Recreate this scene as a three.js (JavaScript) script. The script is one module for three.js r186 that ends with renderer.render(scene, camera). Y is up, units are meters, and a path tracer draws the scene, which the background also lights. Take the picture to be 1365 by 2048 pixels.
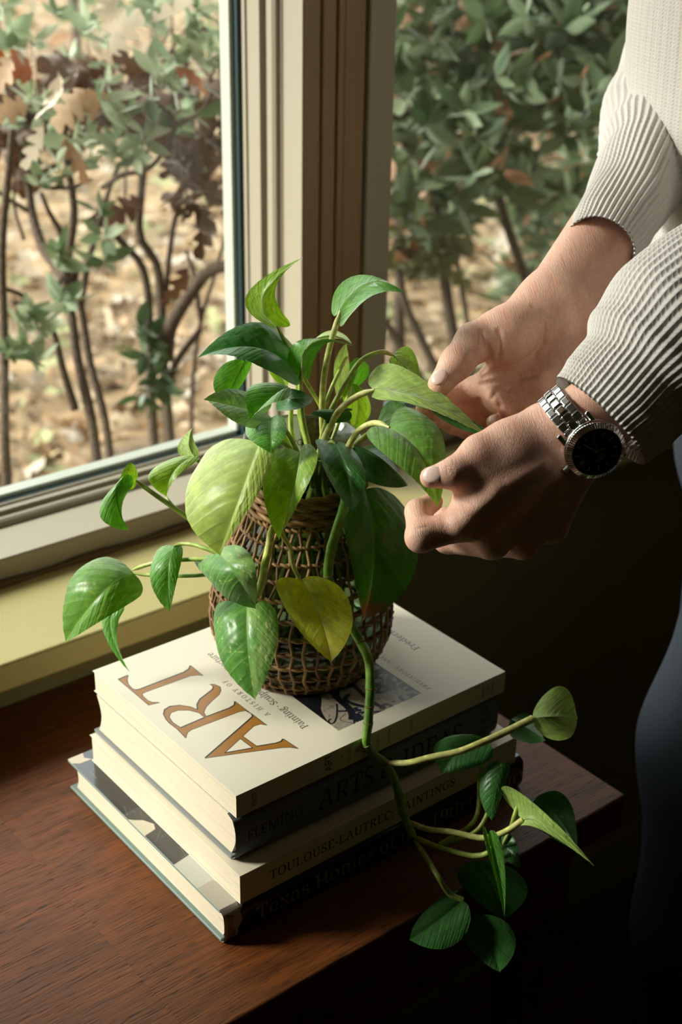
import * as THREE from 'three';
import { mergeGeometries, mergeVertices } from 'three/addons/utils/BufferGeometryUtils.js';
import { RoundedBoxGeometry } from 'three/addons/geometries/RoundedBoxGeometry.js';
import { FontLoader } from 'three/addons/loaders/FontLoader.js';
import { TextGeometry } from 'three/addons/geometries/TextGeometry.js';

// ---------------------------------------------------------------- camera, sky, sun, exposure
const F = 2691.6, CX = 682.5, CY = 1024, rad = (d) => d * Math.PI / 180;
const scene = new THREE.Scene();
const camera = new THREE.PerspectiveCamera(2 * Math.atan(1024 / F) * 180 / Math.PI, 1365 / 2048, 0.05, 80);
const EYE = new THREE.Vector3(0, 1.4966, 0);
camera.position.copy(EYE);
camera.rotation.set(rad(-25.981), rad(-39.101), rad(1.049), 'YXZ');
camera.updateMatrixWorld(true);
camera.focus = 0.99; camera.userData.fStop = 6.3;
scene.add(camera);

const SKY = 0.8;
{ // hazy bright sky, computed for every direction
  const w = 128, h = 64, data = new Float32Array(w * h * 4);
  for (let r = 0; r < h; r++) for (let c = 0; c < w; c++) {
    const up = Math.sin(((r + 0.5) / h - 0.5) * Math.PI), k = 0.85 + 0.25 * Math.max(0, up), i = (r * w + c) * 4;
    data[i] = k * 0.98; data[i + 1] = k; data[i + 2] = k * 0.99; data[i + 3] = 1;
  }
  const t = new THREE.DataTexture(data, w, h, THREE.RGBAFormat, THREE.FloatType);
  t.mapping = THREE.EquirectangularReflectionMapping; t.magFilter = THREE.LinearFilter; t.needsUpdate = true;
  scene.background = t; scene.backgroundIntensity = SKY;
}
const sun = new THREE.DirectionalLight(0xfff9f2, 1.7);
sun.position.set(-6.5, 5.6, -6.2); sun.target.position.set(0.6, 0.9, -0.9);
sun.castShadow = true; sun.shadow.radius = 34; // veiled by haze and branches, so its light is soft
  sun.shadow.mapSize.set(2048, 2048);
Object.assign(sun.shadow.camera, { left: -8, right: 8, top: 8, bottom: -8, near: 0.5, far: 40 });
sun.name = 'sun'; scene.add(sun, sun.target);
const EXPOSURE = 4.3;

const renderer = new THREE.WebGLRenderer({ antialias: true });
renderer.toneMapping = THREE.LinearToneMapping;
renderer.toneMappingExposure = EXPOSURE;
renderer.shadowMap.enabled = true;

// ---------------------------------------------------------------- helpers
let seed = 7;
const rnd = (a = 0, b = 1) => { seed = (seed * 1664525 + 1013904223) >>> 0; return a + (b - a) * (seed / 4294967296); };
const V = (x, y, z) => new THREE.Vector3(x, y, z);
const RT = V(), UPV = V(), BK = V();
camera.matrixWorld.extractBasis(RT, UPV, BK);
const P = (x, y, d) => EYE.clone().addScaledVector(RT, d * (x - CX) / F).addScaledVector(UPV, -d * (y - CY) / F).addScaledVector(BK, -d);
const AX = { x: 0.6025, z: -0.7924, y: 0.871 };      // foot of the basket on the top book
const depthOf = (p) => -p.clone().sub(EYE).dot(BK);
const axisDepth = (y) => { // depth of the plant's upright axis where it shows at picture row y
  let a = 0, b = 2;
  for (let i = 0; i < 40; i++) { const m = (a + b) / 2, p = V(AX.x, m, AX.z).sub(EYE), row = CY - F * p.dot(UPV) / -p.dot(BK); if (row > y) a = m; else b = m; }
  return depthOf(V(AX.x, a, AX.z));
};
const L = ([x, y, d]) => P(x, y, d > 0.5 ? d : axisDepth(y) + d);

const taken = {};
const numbered = (n) => { taken[n] = (taken[n] ?? -1) + 1; return taken[n] ? n + '_' + String(taken[n]).padStart(3, '0') : n; };
function mesh(name, geo, mat, parent) {
  const m = new THREE.Mesh(geo, mat); m.castShadow = m.receiveShadow = true;
  m.name = parent ? name : numbered(name); (parent ?? scene).add(m); return m;
}
function group(name, label, category, at = V(0, 0, 0), grp) {
  const g = new THREE.Group(); g.name = numbered(name); g.position.copy(at);
  g.userData = { label, category }; if (grp) g.userData.group = grp;
  scene.add(g); return g;
}
function struct(name, geo, mat) { const m = mesh(name, geo, mat); m.userData.kind = 'structure'; return m; }
const box = (x0, x1, y0, y1, z0, z1, r = 0.0015) => {
  const g = new RoundedBoxGeometry(x1 - x0, y1 - y0, z1 - z0, 2, Math.min(r, (x1 - x0) / 3, (y1 - y0) / 3, (z1 - z0) / 3));
  g.translate((x0 + x1) / 2, (y0 + y1) / 2, (z0 + z1) / 2); return boxUV(g);
};
function boxUV(g) { // uv in metres from the face's own axis
  const p = g.attributes.position, n = g.attributes.normal, uv = new Float32Array(p.count * 2);
  for (let i = 0; i < p.count; i++) {
    const ax = Math.abs(n.getX(i)), ay = Math.abs(n.getY(i)), az = Math.abs(n.getZ(i));
    const x = p.getX(i), y = p.getY(i), z = p.getZ(i);
    if (ay >= ax && ay >= az) { uv[2 * i] = x; uv[2 * i + 1] = z; } else if (ax >= az) { uv[2 * i] = z; uv[2 * i + 1] = y; } else { uv[2 * i] = x; uv[2 * i + 1] = y; }
  }
  g.setAttribute('uv', new THREE.BufferAttribute(uv, 2)); return g;
}
// prism: polygon (p, q) carried along a direction
function prism(pts, o, eu, ev, el) {
  const pos = [], at = (p, k) => o.clone().addScaledVector(eu, p[0]).addScaledVector(ev, p[1]).addScaledVector(el, k);
  const shape = pts.map((p) => new THREE.Vector2(p[0], p[1])), tris = THREE.ShapeUtils.triangulateShape(shape, []);
  const push = (...v) => v.forEach((q) => pos.push(q.x, q.y, q.z));
  const cw = THREE.ShapeUtils.area(shape) < 0, flip = eu.clone().cross(ev).dot(el) < 0 ? !cw : cw;
  const tri = (a, b, c) => (flip ? push(a, c, b) : push(a, b, c));
  for (let i = 0; i < pts.length; i++) {
    const a = pts[i], b = pts[(i + 1) % pts.length];
    tri(at(a, 0), at(b, 0), at(b, 1)); tri(at(a, 0), at(b, 1), at(a, 1));
  }
  for (const [a, b, c] of tris) { const f2 = cw ? [a, c, b] : [a, b, c]; tri(at(pts[f2[2]], 0), at(pts[f2[1]], 0), at(pts[f2[0]], 0)); tri(at(pts[f2[0]], 1), at(pts[f2[1]], 1), at(pts[f2[2]], 1)); }
  const g = new THREE.BufferGeometry(); g.setAttribute('position', new THREE.Float32BufferAttribute(pos, 3)); g.computeVertexNormals(); return boxUV(g);
}
// tube through points with a radius that changes along it
function tube(pts, r, radial = 8, seg = 0, closed = false) {
  const curve = new THREE.CatmullRomCurve3(pts, closed, 'centripetal'); seg = seg || Math.max(6, pts.length * 5);
  const rf = typeof r === 'function' ? r : (t) => r[0] + (r[1] - r[0]) * t, fr = curve.computeFrenetFrames(seg, closed), pos = [], nor = [], uv = [], idx = [];
  const len = curve.getLength();
  for (let i = 0; i <= seg; i++) {
    const t = i / seg, c = curve.getPointAt(t), R = rf(t);
    for (let j = 0; j <= radial; j++) {
      const a = j / radial * Math.PI * 2, n = fr.normals[i].clone().multiplyScalar(Math.cos(a)).addScaledVector(fr.binormals[i], Math.sin(a));
      pos.push(c.x + n.x * R, c.y + n.y * R, c.z + n.z * R); nor.push(n.x, n.y, n.z); uv.push(j / radial, t * len * 20);
      if (i < seg && j < radial) { const k = i * (radial + 1) + j; idx.push(k, k + 1, k + radial + 1, k + 1, k + radial + 2, k + radial + 1); }
    }
  }
  if (!closed) for (const [i, s] of [[0, -1], [seg, 1]]) {
    const c = curve.getPointAt(i / seg), tg = curve.getTangentAt(i / seg), k0 = pos.length / 3; pos.push(c.x, c.y, c.z); nor.push(tg.x * s, tg.y * s, tg.z * s); uv.push(0, 0);
    for (let j = 0; j < radial; j++) { const a = i * (radial + 1) + j; s < 0 ? idx.push(k0, a + 1, a) : idx.push(k0, a, a + 1); }
  }
  const g = new THREE.BufferGeometry(); g.setAttribute('position', new THREE.Float32BufferAttribute(pos, 3)); g.setAttribute('normal', new THREE.Float32BufferAttribute(nor, 3));
  g.setAttribute('uv', new THREE.Float32BufferAttribute(uv, 2)); g.setIndex(idx); return g;
}
// surface of a distance field, one vertex per cell
function fieldMesh(fn, lo, hi, cell) {
  const nx = Math.ceil((hi.x - lo.x) / cell) + 1, ny = Math.ceil((hi.y - lo.y) / cell) + 1, nz = Math.ceil((hi.z - lo.z) / cell) + 1;
  const f = new Float32Array(nx * ny * nz), id = (i, j, k) => (k * ny + j) * nx + i;
  // coarse skip: evaluate a lattice of every 4th point first
  const S = 4, big = S * cell * 1.8;
  f.fill(1);
  for (let k = 0; k < nz; k += S) for (let j = 0; j < ny; j += S) for (let i = 0; i < nx; i += S) {
    const d = fn(lo.x + (i + 1.5) * cell, lo.y + (j + 1.5) * cell, lo.z + (k + 1.5) * cell);
    const far = Math.abs(d) > big;
    for (let c = k; c < Math.min(nz, k + S); c++) for (let b = j; b < Math.min(ny, j + S); b++) for (let a = i; a < Math.min(nx, i + S); a++)
      f[id(a, b, c)] = far ? d : fn(lo.x + a * cell, lo.y + b * cell, lo.z + c * cell);
  }
  const vid = new Int32Array(nx * ny * nz).fill(-1), pos = [], idx = [];
  for (let k = 0; k < nz - 1; k++) for (let j = 0; j < ny - 1; j++) for (let i = 0; i < nx - 1; i++) {
    let m = 0, n = 0, x = 0, y = 0, z = 0; const c = [];
    for (let q = 0; q < 8; q++) { const v = f[id(i + (q & 1), j + ((q >> 1) & 1), k + (q >> 2))]; c.push(v); if (v < 0) m++; }
    if (m === 0 || m === 8) continue;
    for (const [a, b] of EDGES) if ((c[a] < 0) !== (c[b] < 0)) {
      const t = c[a] / (c[a] - c[b]); n++;
      x += (a & 1) + ((b & 1) - (a & 1)) * t; y += ((a >> 1) & 1) + (((b >> 1) & 1) - ((a >> 1) & 1)) * t; z += (a >> 2) + ((b >> 2) - (a >> 2)) * t;
    }
    vid[id(i, j, k)] = pos.length / 3; pos.push(lo.x + (i + x / n) * cell, lo.y + (j + y / n) * cell, lo.z + (k + z / n) * cell);
  }
  const quad = (a, b, c, d, flip) => { if (a < 0 || b < 0 || c < 0 || d < 0) return; flip ? idx.push(a, c, b, a, d, c) : idx.push(a, b, c, a, c, d); };
  for (let k = 1; k < nz - 1; k++) for (let j = 1; j < ny - 1; j++) for (let i = 1; i < nx - 1; i++) {
    const s = f[id(i, j, k)] < 0;
    if (s !== f[id(i + 1, j, k)] < 0) quad(vid[id(i, j - 1, k - 1)], vid[id(i, j, k - 1)], vid[id(i, j, k)], vid[id(i, j - 1, k)], !s);
    if (s !== f[id(i, j + 1, k)] < 0) quad(vid[id(i - 1, j, k - 1)], vid[id(i - 1, j, k)], vid[id(i, j, k)], vid[id(i, j, k - 1)], !s);
    if (s !== f[id(i, j, k + 1)] < 0) quad(vid[id(i - 1, j - 1, k)], vid[id(i, j - 1, k)], vid[id(i, j, k)], vid[id(i - 1, j, k)], !s);
  }
  const nor = new Float32Array(pos.length), uv = new Float32Array(pos.length / 3 * 2), e = cell * 0.5;
  for (let i = 0; i < pos.length; i += 3) {
    const [x, y, z] = [pos[i], pos[i + 1], pos[i + 2]];
    let a = fn(x + e, y, z) - fn(x - e, y, z), b = fn(x, y + e, z) - fn(x, y - e, z), c = fn(x, y, z + e) - fn(x, y, z - e); const l = Math.hypot(a, b, c) || 1;
    nor[i] = a / l; nor[i + 1] = b / l; nor[i + 2] = c / l; uv[i / 3 * 2] = x + z * 0.6; uv[i / 3 * 2 + 1] = y + z * 0.5;
  }
  const g = new THREE.BufferGeometry(); g.setAttribute('position', new THREE.Float32BufferAttribute(pos, 3)); g.setAttribute('normal', new THREE.BufferAttribute(nor, 3)); g.setAttribute('uv', new THREE.BufferAttribute(uv, 2)); g.setIndex(idx);
  return g;
}
const EDGES = [[0, 1], [2, 3], [4, 5], [6, 7], [0, 2], [1, 3], [4, 6], [5, 7], [0, 4], [1, 5], [2, 6], [3, 7]];
// bones: [a, b, ra, rb, k] joined by a smooth minimum
function bones(list, cuts = []) {
  const B = list.map(([a, b, ra, rb, k = 0.006]) => { const d = b.clone().sub(a); return [a.x, a.y, a.z, d.x, d.y, d.z, d.lengthSq() || 1e-9, ra, rb, k]; });
  const C = cuts.map(([a, b, r, k = 0.002]) => { const d = b.clone().sub(a); return [a.x, a.y, a.z, d.x, d.y, d.z, d.lengthSq() || 1e-9, r, r, k]; });
  const dist = (q, x, y, z) => { const X = x - q[0], Y = y - q[1], Z = z - q[2]; let t = (X * q[3] + Y * q[4] + Z * q[5]) / q[6]; t = t < 0 ? 0 : t > 1 ? 1 : t; return Math.hypot(X - t * q[3], Y - t * q[4], Z - t * q[5]) - q[7] - (q[8] - q[7]) * t; };
  return (x, y, z) => {
    let d = 1;
    for (const q of B) { const e = dist(q, x, y, z), k = q[9], h = Math.max(k - Math.abs(d - e), 0) / k; d = Math.min(d, e) - h * h * k * 0.25; }
    for (const q of C) { const e = -dist(q, x, y, z), k = q[9], h = Math.max(k - Math.abs(d - e), 0) / k; d = Math.max(d, e) + h * h * k * 0.25; }
    return d;
  };
}
const canvas = (w, h, draw) => { const c = document.createElement('canvas'); c.width = w; c.height = h; draw(c.getContext('2d'), w, h); return c; };
function tex(c, { srgb = true, repeat = null } = {}) {
  const t = new THREE.CanvasTexture(c); t.colorSpace = srgb ? THREE.SRGBColorSpace : THREE.NoColorSpace; t.magFilter = THREE.LinearFilter;
  if (repeat) { t.wrapS = t.wrapT = THREE.RepeatWrapping; t.repeat.set(repeat[0], repeat[1]); } return t;
}
// value noise that tiles
function noiseGrid(n) { const a = new Float32Array(n * n); for (let i = 0; i < n * n; i++) a[i] = rnd(); return (x, y) => { x = ((x % n) + n) % n; y = ((y % n) + n) % n; const i = Math.floor(x), j = Math.floor(y), u = x - i, v = y - j, s = u * u * (3 - 2 * u), t = v * v * (3 - 2 * v), A = a[j * n + i], B = a[j * n + (i + 1) % n], C = a[(j + 1) % n * n + i], D = a[(j + 1) % n * n + (i + 1) % n]; return (A + (B - A) * s) * (1 - t) + (C + (D - C) * s) * t; }; }
function noiseTex(size, fn, { srgb = false, repeat = [1, 1] } = {}) { // fn(u, v) -> [r, g, b] 0..255
  const d = new Uint8Array(size * size * 4);
  for (let y = 0; y < size; y++) for (let x = 0; x < size; x++) { const c = fn(x / size, y / size), i = (y * size + x) * 4; d[i] = c[0]; d[i + 1] = c[1] ?? c[0]; d[i + 2] = c[2] ?? c[0]; d[i + 3] = 255; }
  const t = new THREE.DataTexture(d, size, size); t.wrapS = t.wrapT = THREE.RepeatWrapping; t.magFilter = THREE.LinearFilter; t.repeat.set(...repeat); if (srgb) t.colorSpace = THREE.SRGBColorSpace; t.needsUpdate = true; return t;
}
const n8 = noiseGrid(8), n16 = noiseGrid(16), n32 = noiseGrid(32), n64 = noiseGrid(64), n128 = noiseGrid(128);
const std = (color, roughness, more = {}) => new THREE.MeshStandardMaterial({ color, roughness, side: THREE.DoubleSide, ...more });
const phys = (color, roughness, more = {}) => new THREE.MeshPhysicalMaterial({ color, roughness, side: THREE.DoubleSide, ...more });

// ---------------------------------------------------------------- the setting
const TABLE = 0.75, SILL = 0.828, WALLZ = -1.05, FACEZ = -1.14;
const plaster = noiseTex(256, (u, v) => { const n = 128 + 70 * (n16(u * 16, v * 16) - 0.5) + 60 * (n128(u * 128, v * 128) - 0.5); return [n, n, n]; }, { repeat: [4, 4] });
const wallPaint = std(0x756c42, 0.75, { bumpMap: plaster, bumpScale: 0.0006 });
const sillPaint = std(0xa99d62, 0.5, { bumpMap: plaster, bumpScale: 0.0005 });
const framePaint = std(0xa39a86, 0.5, { bumpMap: noiseTex(256, (u, v) => { const n = 128 + 80 * (n64(u * 64, v * 8) - 0.5); return [n, n, n]; }, { repeat: [6, 1] }), bumpScale: 0.0002 });
const beadPaint = std(0x8f7553, 0.42);
const ceilingPaint = std(0x8c8672, 0.9), gasket = std(0x1d3a3a, 0.5), vinyl = std(0xa9afa3, 0.4);
const boardTex = noiseTex(512, (u, v) => { const g = n32(u * 4 + n8(u * 8, v * 8) * 0.6, v * 32), f = n128(u * 20, v * 128), k = 0.55 + 0.3 * g + 0.2 * f; return [92 * k, 60 * k, 38 * k]; }, { srgb: true, repeat: [0.8, 3] });
const floorWood = std(0xffffff, 0.45, { map: boardTex });

struct('ceiling', box(-1.2, 2.6, 2.5, 2.6, -1.25, 2.4), ceilingPaint);
struct('wall_left', box(-1.3, -1.2, -0.1, 2.6, -1.25, 2.4), wallPaint);
struct('wall_right', box(2.6, 2.7, -0.1, 2.6, -1.25, 2.4), wallPaint);
struct('wall_back', box(-1.3, 2.7, -0.1, 2.6, 2.4, 2.5), wallPaint);
struct('floor', box(-1.3, 2.7, -0.1, -0.02, -1.25, 2.5), std(0x2a1a10, 0.8));
for (let i = 0; i < 26; i++) { // floor boards, each laid on the slab
  const x0 = -1.2 + i * 0.146;
  const b = mesh('floor_plank', box(x0 + 0.001, x0 + 0.145, -0.02, 0, -1.05, 2.4, 0.002), floorWood, scene.getObjectByName('floor'));
}
// the window wall: below, above and beside one wide opening
const WX0 = -0.5, WX1 = 1.86, HEAD = 2.12;
{
  const w = struct('wall_window', mergeGeometries([box(-1.3, 2.7, -0.1, SILL - 0.03, -1.25, WALLZ), box(-1.3, 2.7, HEAD, 2.6, -1.25, WALLZ), box(-1.3, WX0, SILL - 0.03, HEAD, -1.25, WALLZ), box(WX1, 2.7, SILL - 0.03, HEAD, -1.25, WALLZ)]), wallPaint);
  // sill board with a rounded nose, and the uneven line of filler behind it
  struct('window_sill', box(WX0 - 0.06, WX1 + 0.06, SILL - 0.03, SILL, FACEZ - 0.03, -1.0, 0.004), sillPaint);
  const f = []; for (let i = 0; i <= 60; i++) f.push(V(WX0 + (WX1 - WX0) * i / 60, SILL + 0.001, FACEZ + 0.003 + rnd(-0.0012, 0.0012)));
  struct('trim_1', tube(f, (t) => 0.0042 + 0.0013 * Math.sin(t * 140), 8, 240), std(0x5f4a26, 0.7));
  struct('baseboard_window', box(-1.19, 2.59, 0, 0.1, WALLZ, WALLZ + 0.018), wallPaint);
}
const EX = V(1, 0, 0), EY = V(0, 1, 0), EZ = V(0, 0, 1), OUT = V(0, 0, -1);
{ // fixed window: bottom rail, right jamb, left jamb, head, each a moulded section
  const w = group('window_1', '', ''); w.userData = { kind: 'structure' };
  const B = 0.865, prof = [[0, 0], [0, 0.0255], [0.0015, 0.0275], [0.062, 0.0275], [0.064, 0.0262], [0.0665, 0.0262], [0.068, 0.0325], [0.071, 0.0345], [0.0765, 0.0345], [0.0775, 0.0325], [0.079, 0.0325], [0.0805, 0.039], [0.0885, 0.0395], [0.0895, 0.0415], [0.092, 0.0418], [0.092, 0.0]];
  mesh('bottom_rail', prism(prof, V(WX0, SILL, FACEZ), OUT, EY, V(B - WX0, 0, 0)), framePaint, w);
  const jp = [[0, 0], [0.0325, 0], [0.034, 0.0015], [0.0372, 0.0018], [0.038, 0.006], [0.042, 0.0082], [0.051, 0.0082], [0.053, 0.0065], [0.0555, 0.0068], [0.057, 0.013], [0.078, 0.0136], [0.0795, 0.0155], [0.0825, 0.0158], [0.084, 0.014], [0.0865, 0.0145], [0.0865, -0.0003], [0, -0.0003]];
  mesh('side_jamb', prism(jp, V(B, SILL, FACEZ), OUT, V(-1, 0, 0), V(0, HEAD - SILL, 0)), framePaint, w);
  mesh('side_jamb', prism(jp, V(WX0 + 0.03, SILL, FACEZ), OUT, EX, V(0, HEAD - SILL, 0)), framePaint, w);
  mesh('head_rail', box(WX0, WX1, HEAD - 0.05, HEAD, FACEZ - 0.092, FACEZ), framePaint, w);
  // dark gasket and pale outer glazing bead round the pane
  const gk = (n, m, z0, z1, a, b) => { mesh(n, box(WX0 + 0.03, B - 0.012, SILL + a, SILL + b, z0, z1, 0.0008), m, w); mesh(n, box(B - b + 0.026, B - a + 0.026, SILL + 0.03, HEAD, z0, z1, 0.0008), m, w); };
  gk('gasket', gasket, FACEZ - 0.1, FACEZ - 0.092, 0.034, 0.0425);
  gk('glazing_bead', vinyl, FACEZ - 0.118, FACEZ - 0.1, 0.03, 0.0475);
  const pane = mesh('glass_pane', box(WX0 + 0.02, B - 0.01, SILL + 0.03, HEAD - 0.03, FACEZ - 0.1005, FACEZ - 0.0995, 0.0002), null, w);
  pane.geometry = new THREE.PlaneGeometry(B - 0.01 - WX0 - 0.02, HEAD - 0.03 - SILL - 0.03).translate((B - 0.01 + WX0 + 0.02) / 2, (HEAD + SILL) / 2, FACEZ - 0.0985);
  pane.material = phys(0xf2f7f2, 0.02, { transmission: 1, thickness: 0, ior: 1.5 });
  // mullion between the two windows, in boards with grooves between
  const m = group('trim_2', '', ''); m.userData = { kind: 'structure' };
  for (const [a, b, z, r] of [[0.8655, 0.8885, 0, 0.002], [0.8888, 0.8915, -0.004, 0.0005], [0.8918, 0.9105, -0.0005, 0.003], [0.9108, 0.9128, -0.0045, 0.0005], [0.913, 0.9225, -0.001, 0.0025], [0.9228, 0.9505, -0.0022, 0.002]])
    mesh('casing_board', box(a, b, SILL, HEAD, FACEZ - 0.11, FACEZ + z, r), beadPaint, m);
}
{ // opening window with an insect screen
  const w = group('window_2', '', ''); w.userData = { kind: 'structure' };
  const a = 0.9555, b = WX1, z1 = FACEZ - 0.001, z0 = FACEZ - 0.05, t = 0.0365;
  mesh('sash_stile', box(a, a + t, SILL, HEAD, z0, z1, 0.003), framePaint, w);
  mesh('sash_stile', box(b - t, b, SILL, HEAD, z0, z1, 0.003), framePaint, w);
  mesh('sash_rail', box(a + t, b - t, SILL, SILL + 0.034, z0, z1, 0.003), framePaint, w);
  mesh('sash_rail', box(a + t, b - t, HEAD - 0.06, HEAD, z0, z1, 0.003), framePaint, w);
  mesh('glazing_bead', box(a + t, b - t, SILL + 0.034, SILL + 0.046, z0 - 0.02, z0, 0.001), std(0x55666a, 0.4), w);
  const pane = mesh('glass_pane', new THREE.PlaneGeometry(b - a - 2 * t, HEAD - SILL - 0.08).translate((a + b) / 2, (HEAD + SILL) / 2, FACEZ - 0.045), phys(0xf0f5f0, 0.02, { transmission: 1, thickness: 0, ior: 1.5 }), w);
  // woven wire: thin square wires both ways
  const wire = std(0x70736a, 0.6, { metalness: 0.3 }), wires = [], s = 0.0021, r = 0.00032;
  const bar = (x0, x1, y0, y1) => { const g = new THREE.PlaneGeometry(x1 - x0, y1 - y0); g.translate((x0 + x1) / 2, (y0 + y1) / 2, FACEZ - 0.03); return g; };
  for (let x = a + t; x < b - t; x += s) wires.push(bar(x, x + r, SILL + 0.03, HEAD - 0.05));
  for (let y = SILL + 0.03; y < HEAD - 0.05; y += s) wires.push(bar(a + t, b - t, y, y + r));
  const sc = mesh('insect_screen', mergeGeometries(wires), wire, w); sc.userData.kind = 'stuff';
}
// roof edge outside, over the windows
struct('roof_overhang', box(-1.6, 3.0, 2.55, 2.65, -2.2, -1.2), std(0x8a8478, 0.8));

// ---------------------------------------------------------------- low dark table under the window
const grain = noiseTex(1024, (u, v) => {
  const w = n8(u * 8, v * 8) * 0.8 + n16(u * 16, v * 16) * 0.4, g = n64(u * 6 + w, v * 64 + w * 2), f = n128(u * 20, v * 256), p = Math.pow(n128(u * 30 + 3, v * 256 + 7), 5), k = 0.72 + 0.16 * g + 0.2 * (f - 0.5) - 0.3 * p;
  return [126 * k, 69 * k, 25 * k];
}, { srgb: true, repeat: [2.8, 3.6] });
const grainBump = noiseTex(1024, (u, v) => { const p = Math.pow(n128(u * 30 + 3, v * 256 + 7), 5), f = n128(u * 20, v * 256); const k = 200 - 150 * p - 30 * f; return [k, k, k]; }, { repeat: [2.8, 3.6] });
const tableWood = phys(0xffffff, 0.48, { specularIntensity: 0.6, map: grain, bumpMap: grainBump, bumpScale: 0.0004 });
{
  const t = group('side_table', 'long dark walnut stained table pushed against the wall under the window', 'table');
  mesh('table_top', box(-0.62, 0.812, TABLE - 0.035, TABLE, WALLZ + 0.002, -0.588, 0.003), tableWood, t);
  mesh('apron', box(-0.58, 0.775, TABLE - 0.125, TABLE - 0.036, -0.632, -0.612), tableWood, t);
  mesh('apron', box(-0.58, 0.775, TABLE - 0.125, TABLE - 0.036, -1.03, -1.01), tableWood, t);
  mesh('apron', box(0.755, 0.775, TABLE - 0.125, TABLE - 0.036, -1.009, -0.633), tableWood, t);
  mesh('apron', box(-0.58, -0.56, TABLE - 0.125, TABLE - 0.036, -1.009, -0.633), tableWood, t);
  for (const x of [-0.575, 0.727]) for (const z of [-1.025, -0.66]) {
    const g = new THREE.CylinderGeometry(0.026, 0.017, TABLE - 0.126, 4, 1); g.rotateY(Math.PI / 4); g.translate(x + 0.022, (TABLE - 0.126) / 2, z + 0.022); mesh('leg', g, tableWood, t);
  }
}

// ---------------------------------------------------------------- books
const paper = (line) => noiseTex(256, (u, v) => { const n = 0.93 + 0.07 * n128(u * 2, v * 128) + 0.03 * (n64(u * 8, v * 64) - 0.5); return [250 * n, 241 * n, 222 * n]; }, { srgb: true, repeat: [3, line] });
const pages = std(0xe6dfd2, 0.85, { map: paper(26), bumpMap: noiseTex(256, (u, v) => { const k = 255 * n128(u * 2, v * 128); return [k, k, k]; }, { repeat: [3, 26] }), bumpScale: 0.00025 });
const cream = std(0xd9d0bb, 0.42), cream2 = std(0xd6cbb2, 0.45);
const face = (w, h, c, rough) => phys(0xffffff, rough, { map: tex(c) });
const plane = (o, ex, ey, w, h) => { // flat print: origin at lower left, ex to the right, ey up
  const g = new THREE.PlaneGeometry(w, h); g.translate(w / 2, h / 2, 0); g.applyMatrix4(new THREE.Matrix4().makeBasis(ex, ey, ex.clone().cross(ey)).setPosition(o)); return g;
};
const Y1 = 0.8710, Y2 = 0.8505, Y3 = 0.8085, Y4 = 0.7815;
function hardPages(x0, x1, y0, y1, z0, z1, round) { // page block, hollow at the fore edge (z0), full at the spine (z1)
  const pts = [], n = 10; for (let i = 0; i <= n; i++) { const t = i / n; pts.push([z1 + round * Math.sin(Math.PI * t), y0 + (y1 - y0) * t]); }
  for (let i = n; i >= 0; i--) { const t = i / n; pts.push([z0 + round * Math.sin(Math.PI * t), y0 + (y1 - y0) * t]); }
  return prism(pts, V(x0, 0, 0), EZ, EY, V(x1 - x0, 0, 0));
}
const CM = [217, 208, 187];
const creamFill = (g, w, h) => { g.fillStyle = `rgb(${CM})`; g.fillRect(0, 0, w, h); };
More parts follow.
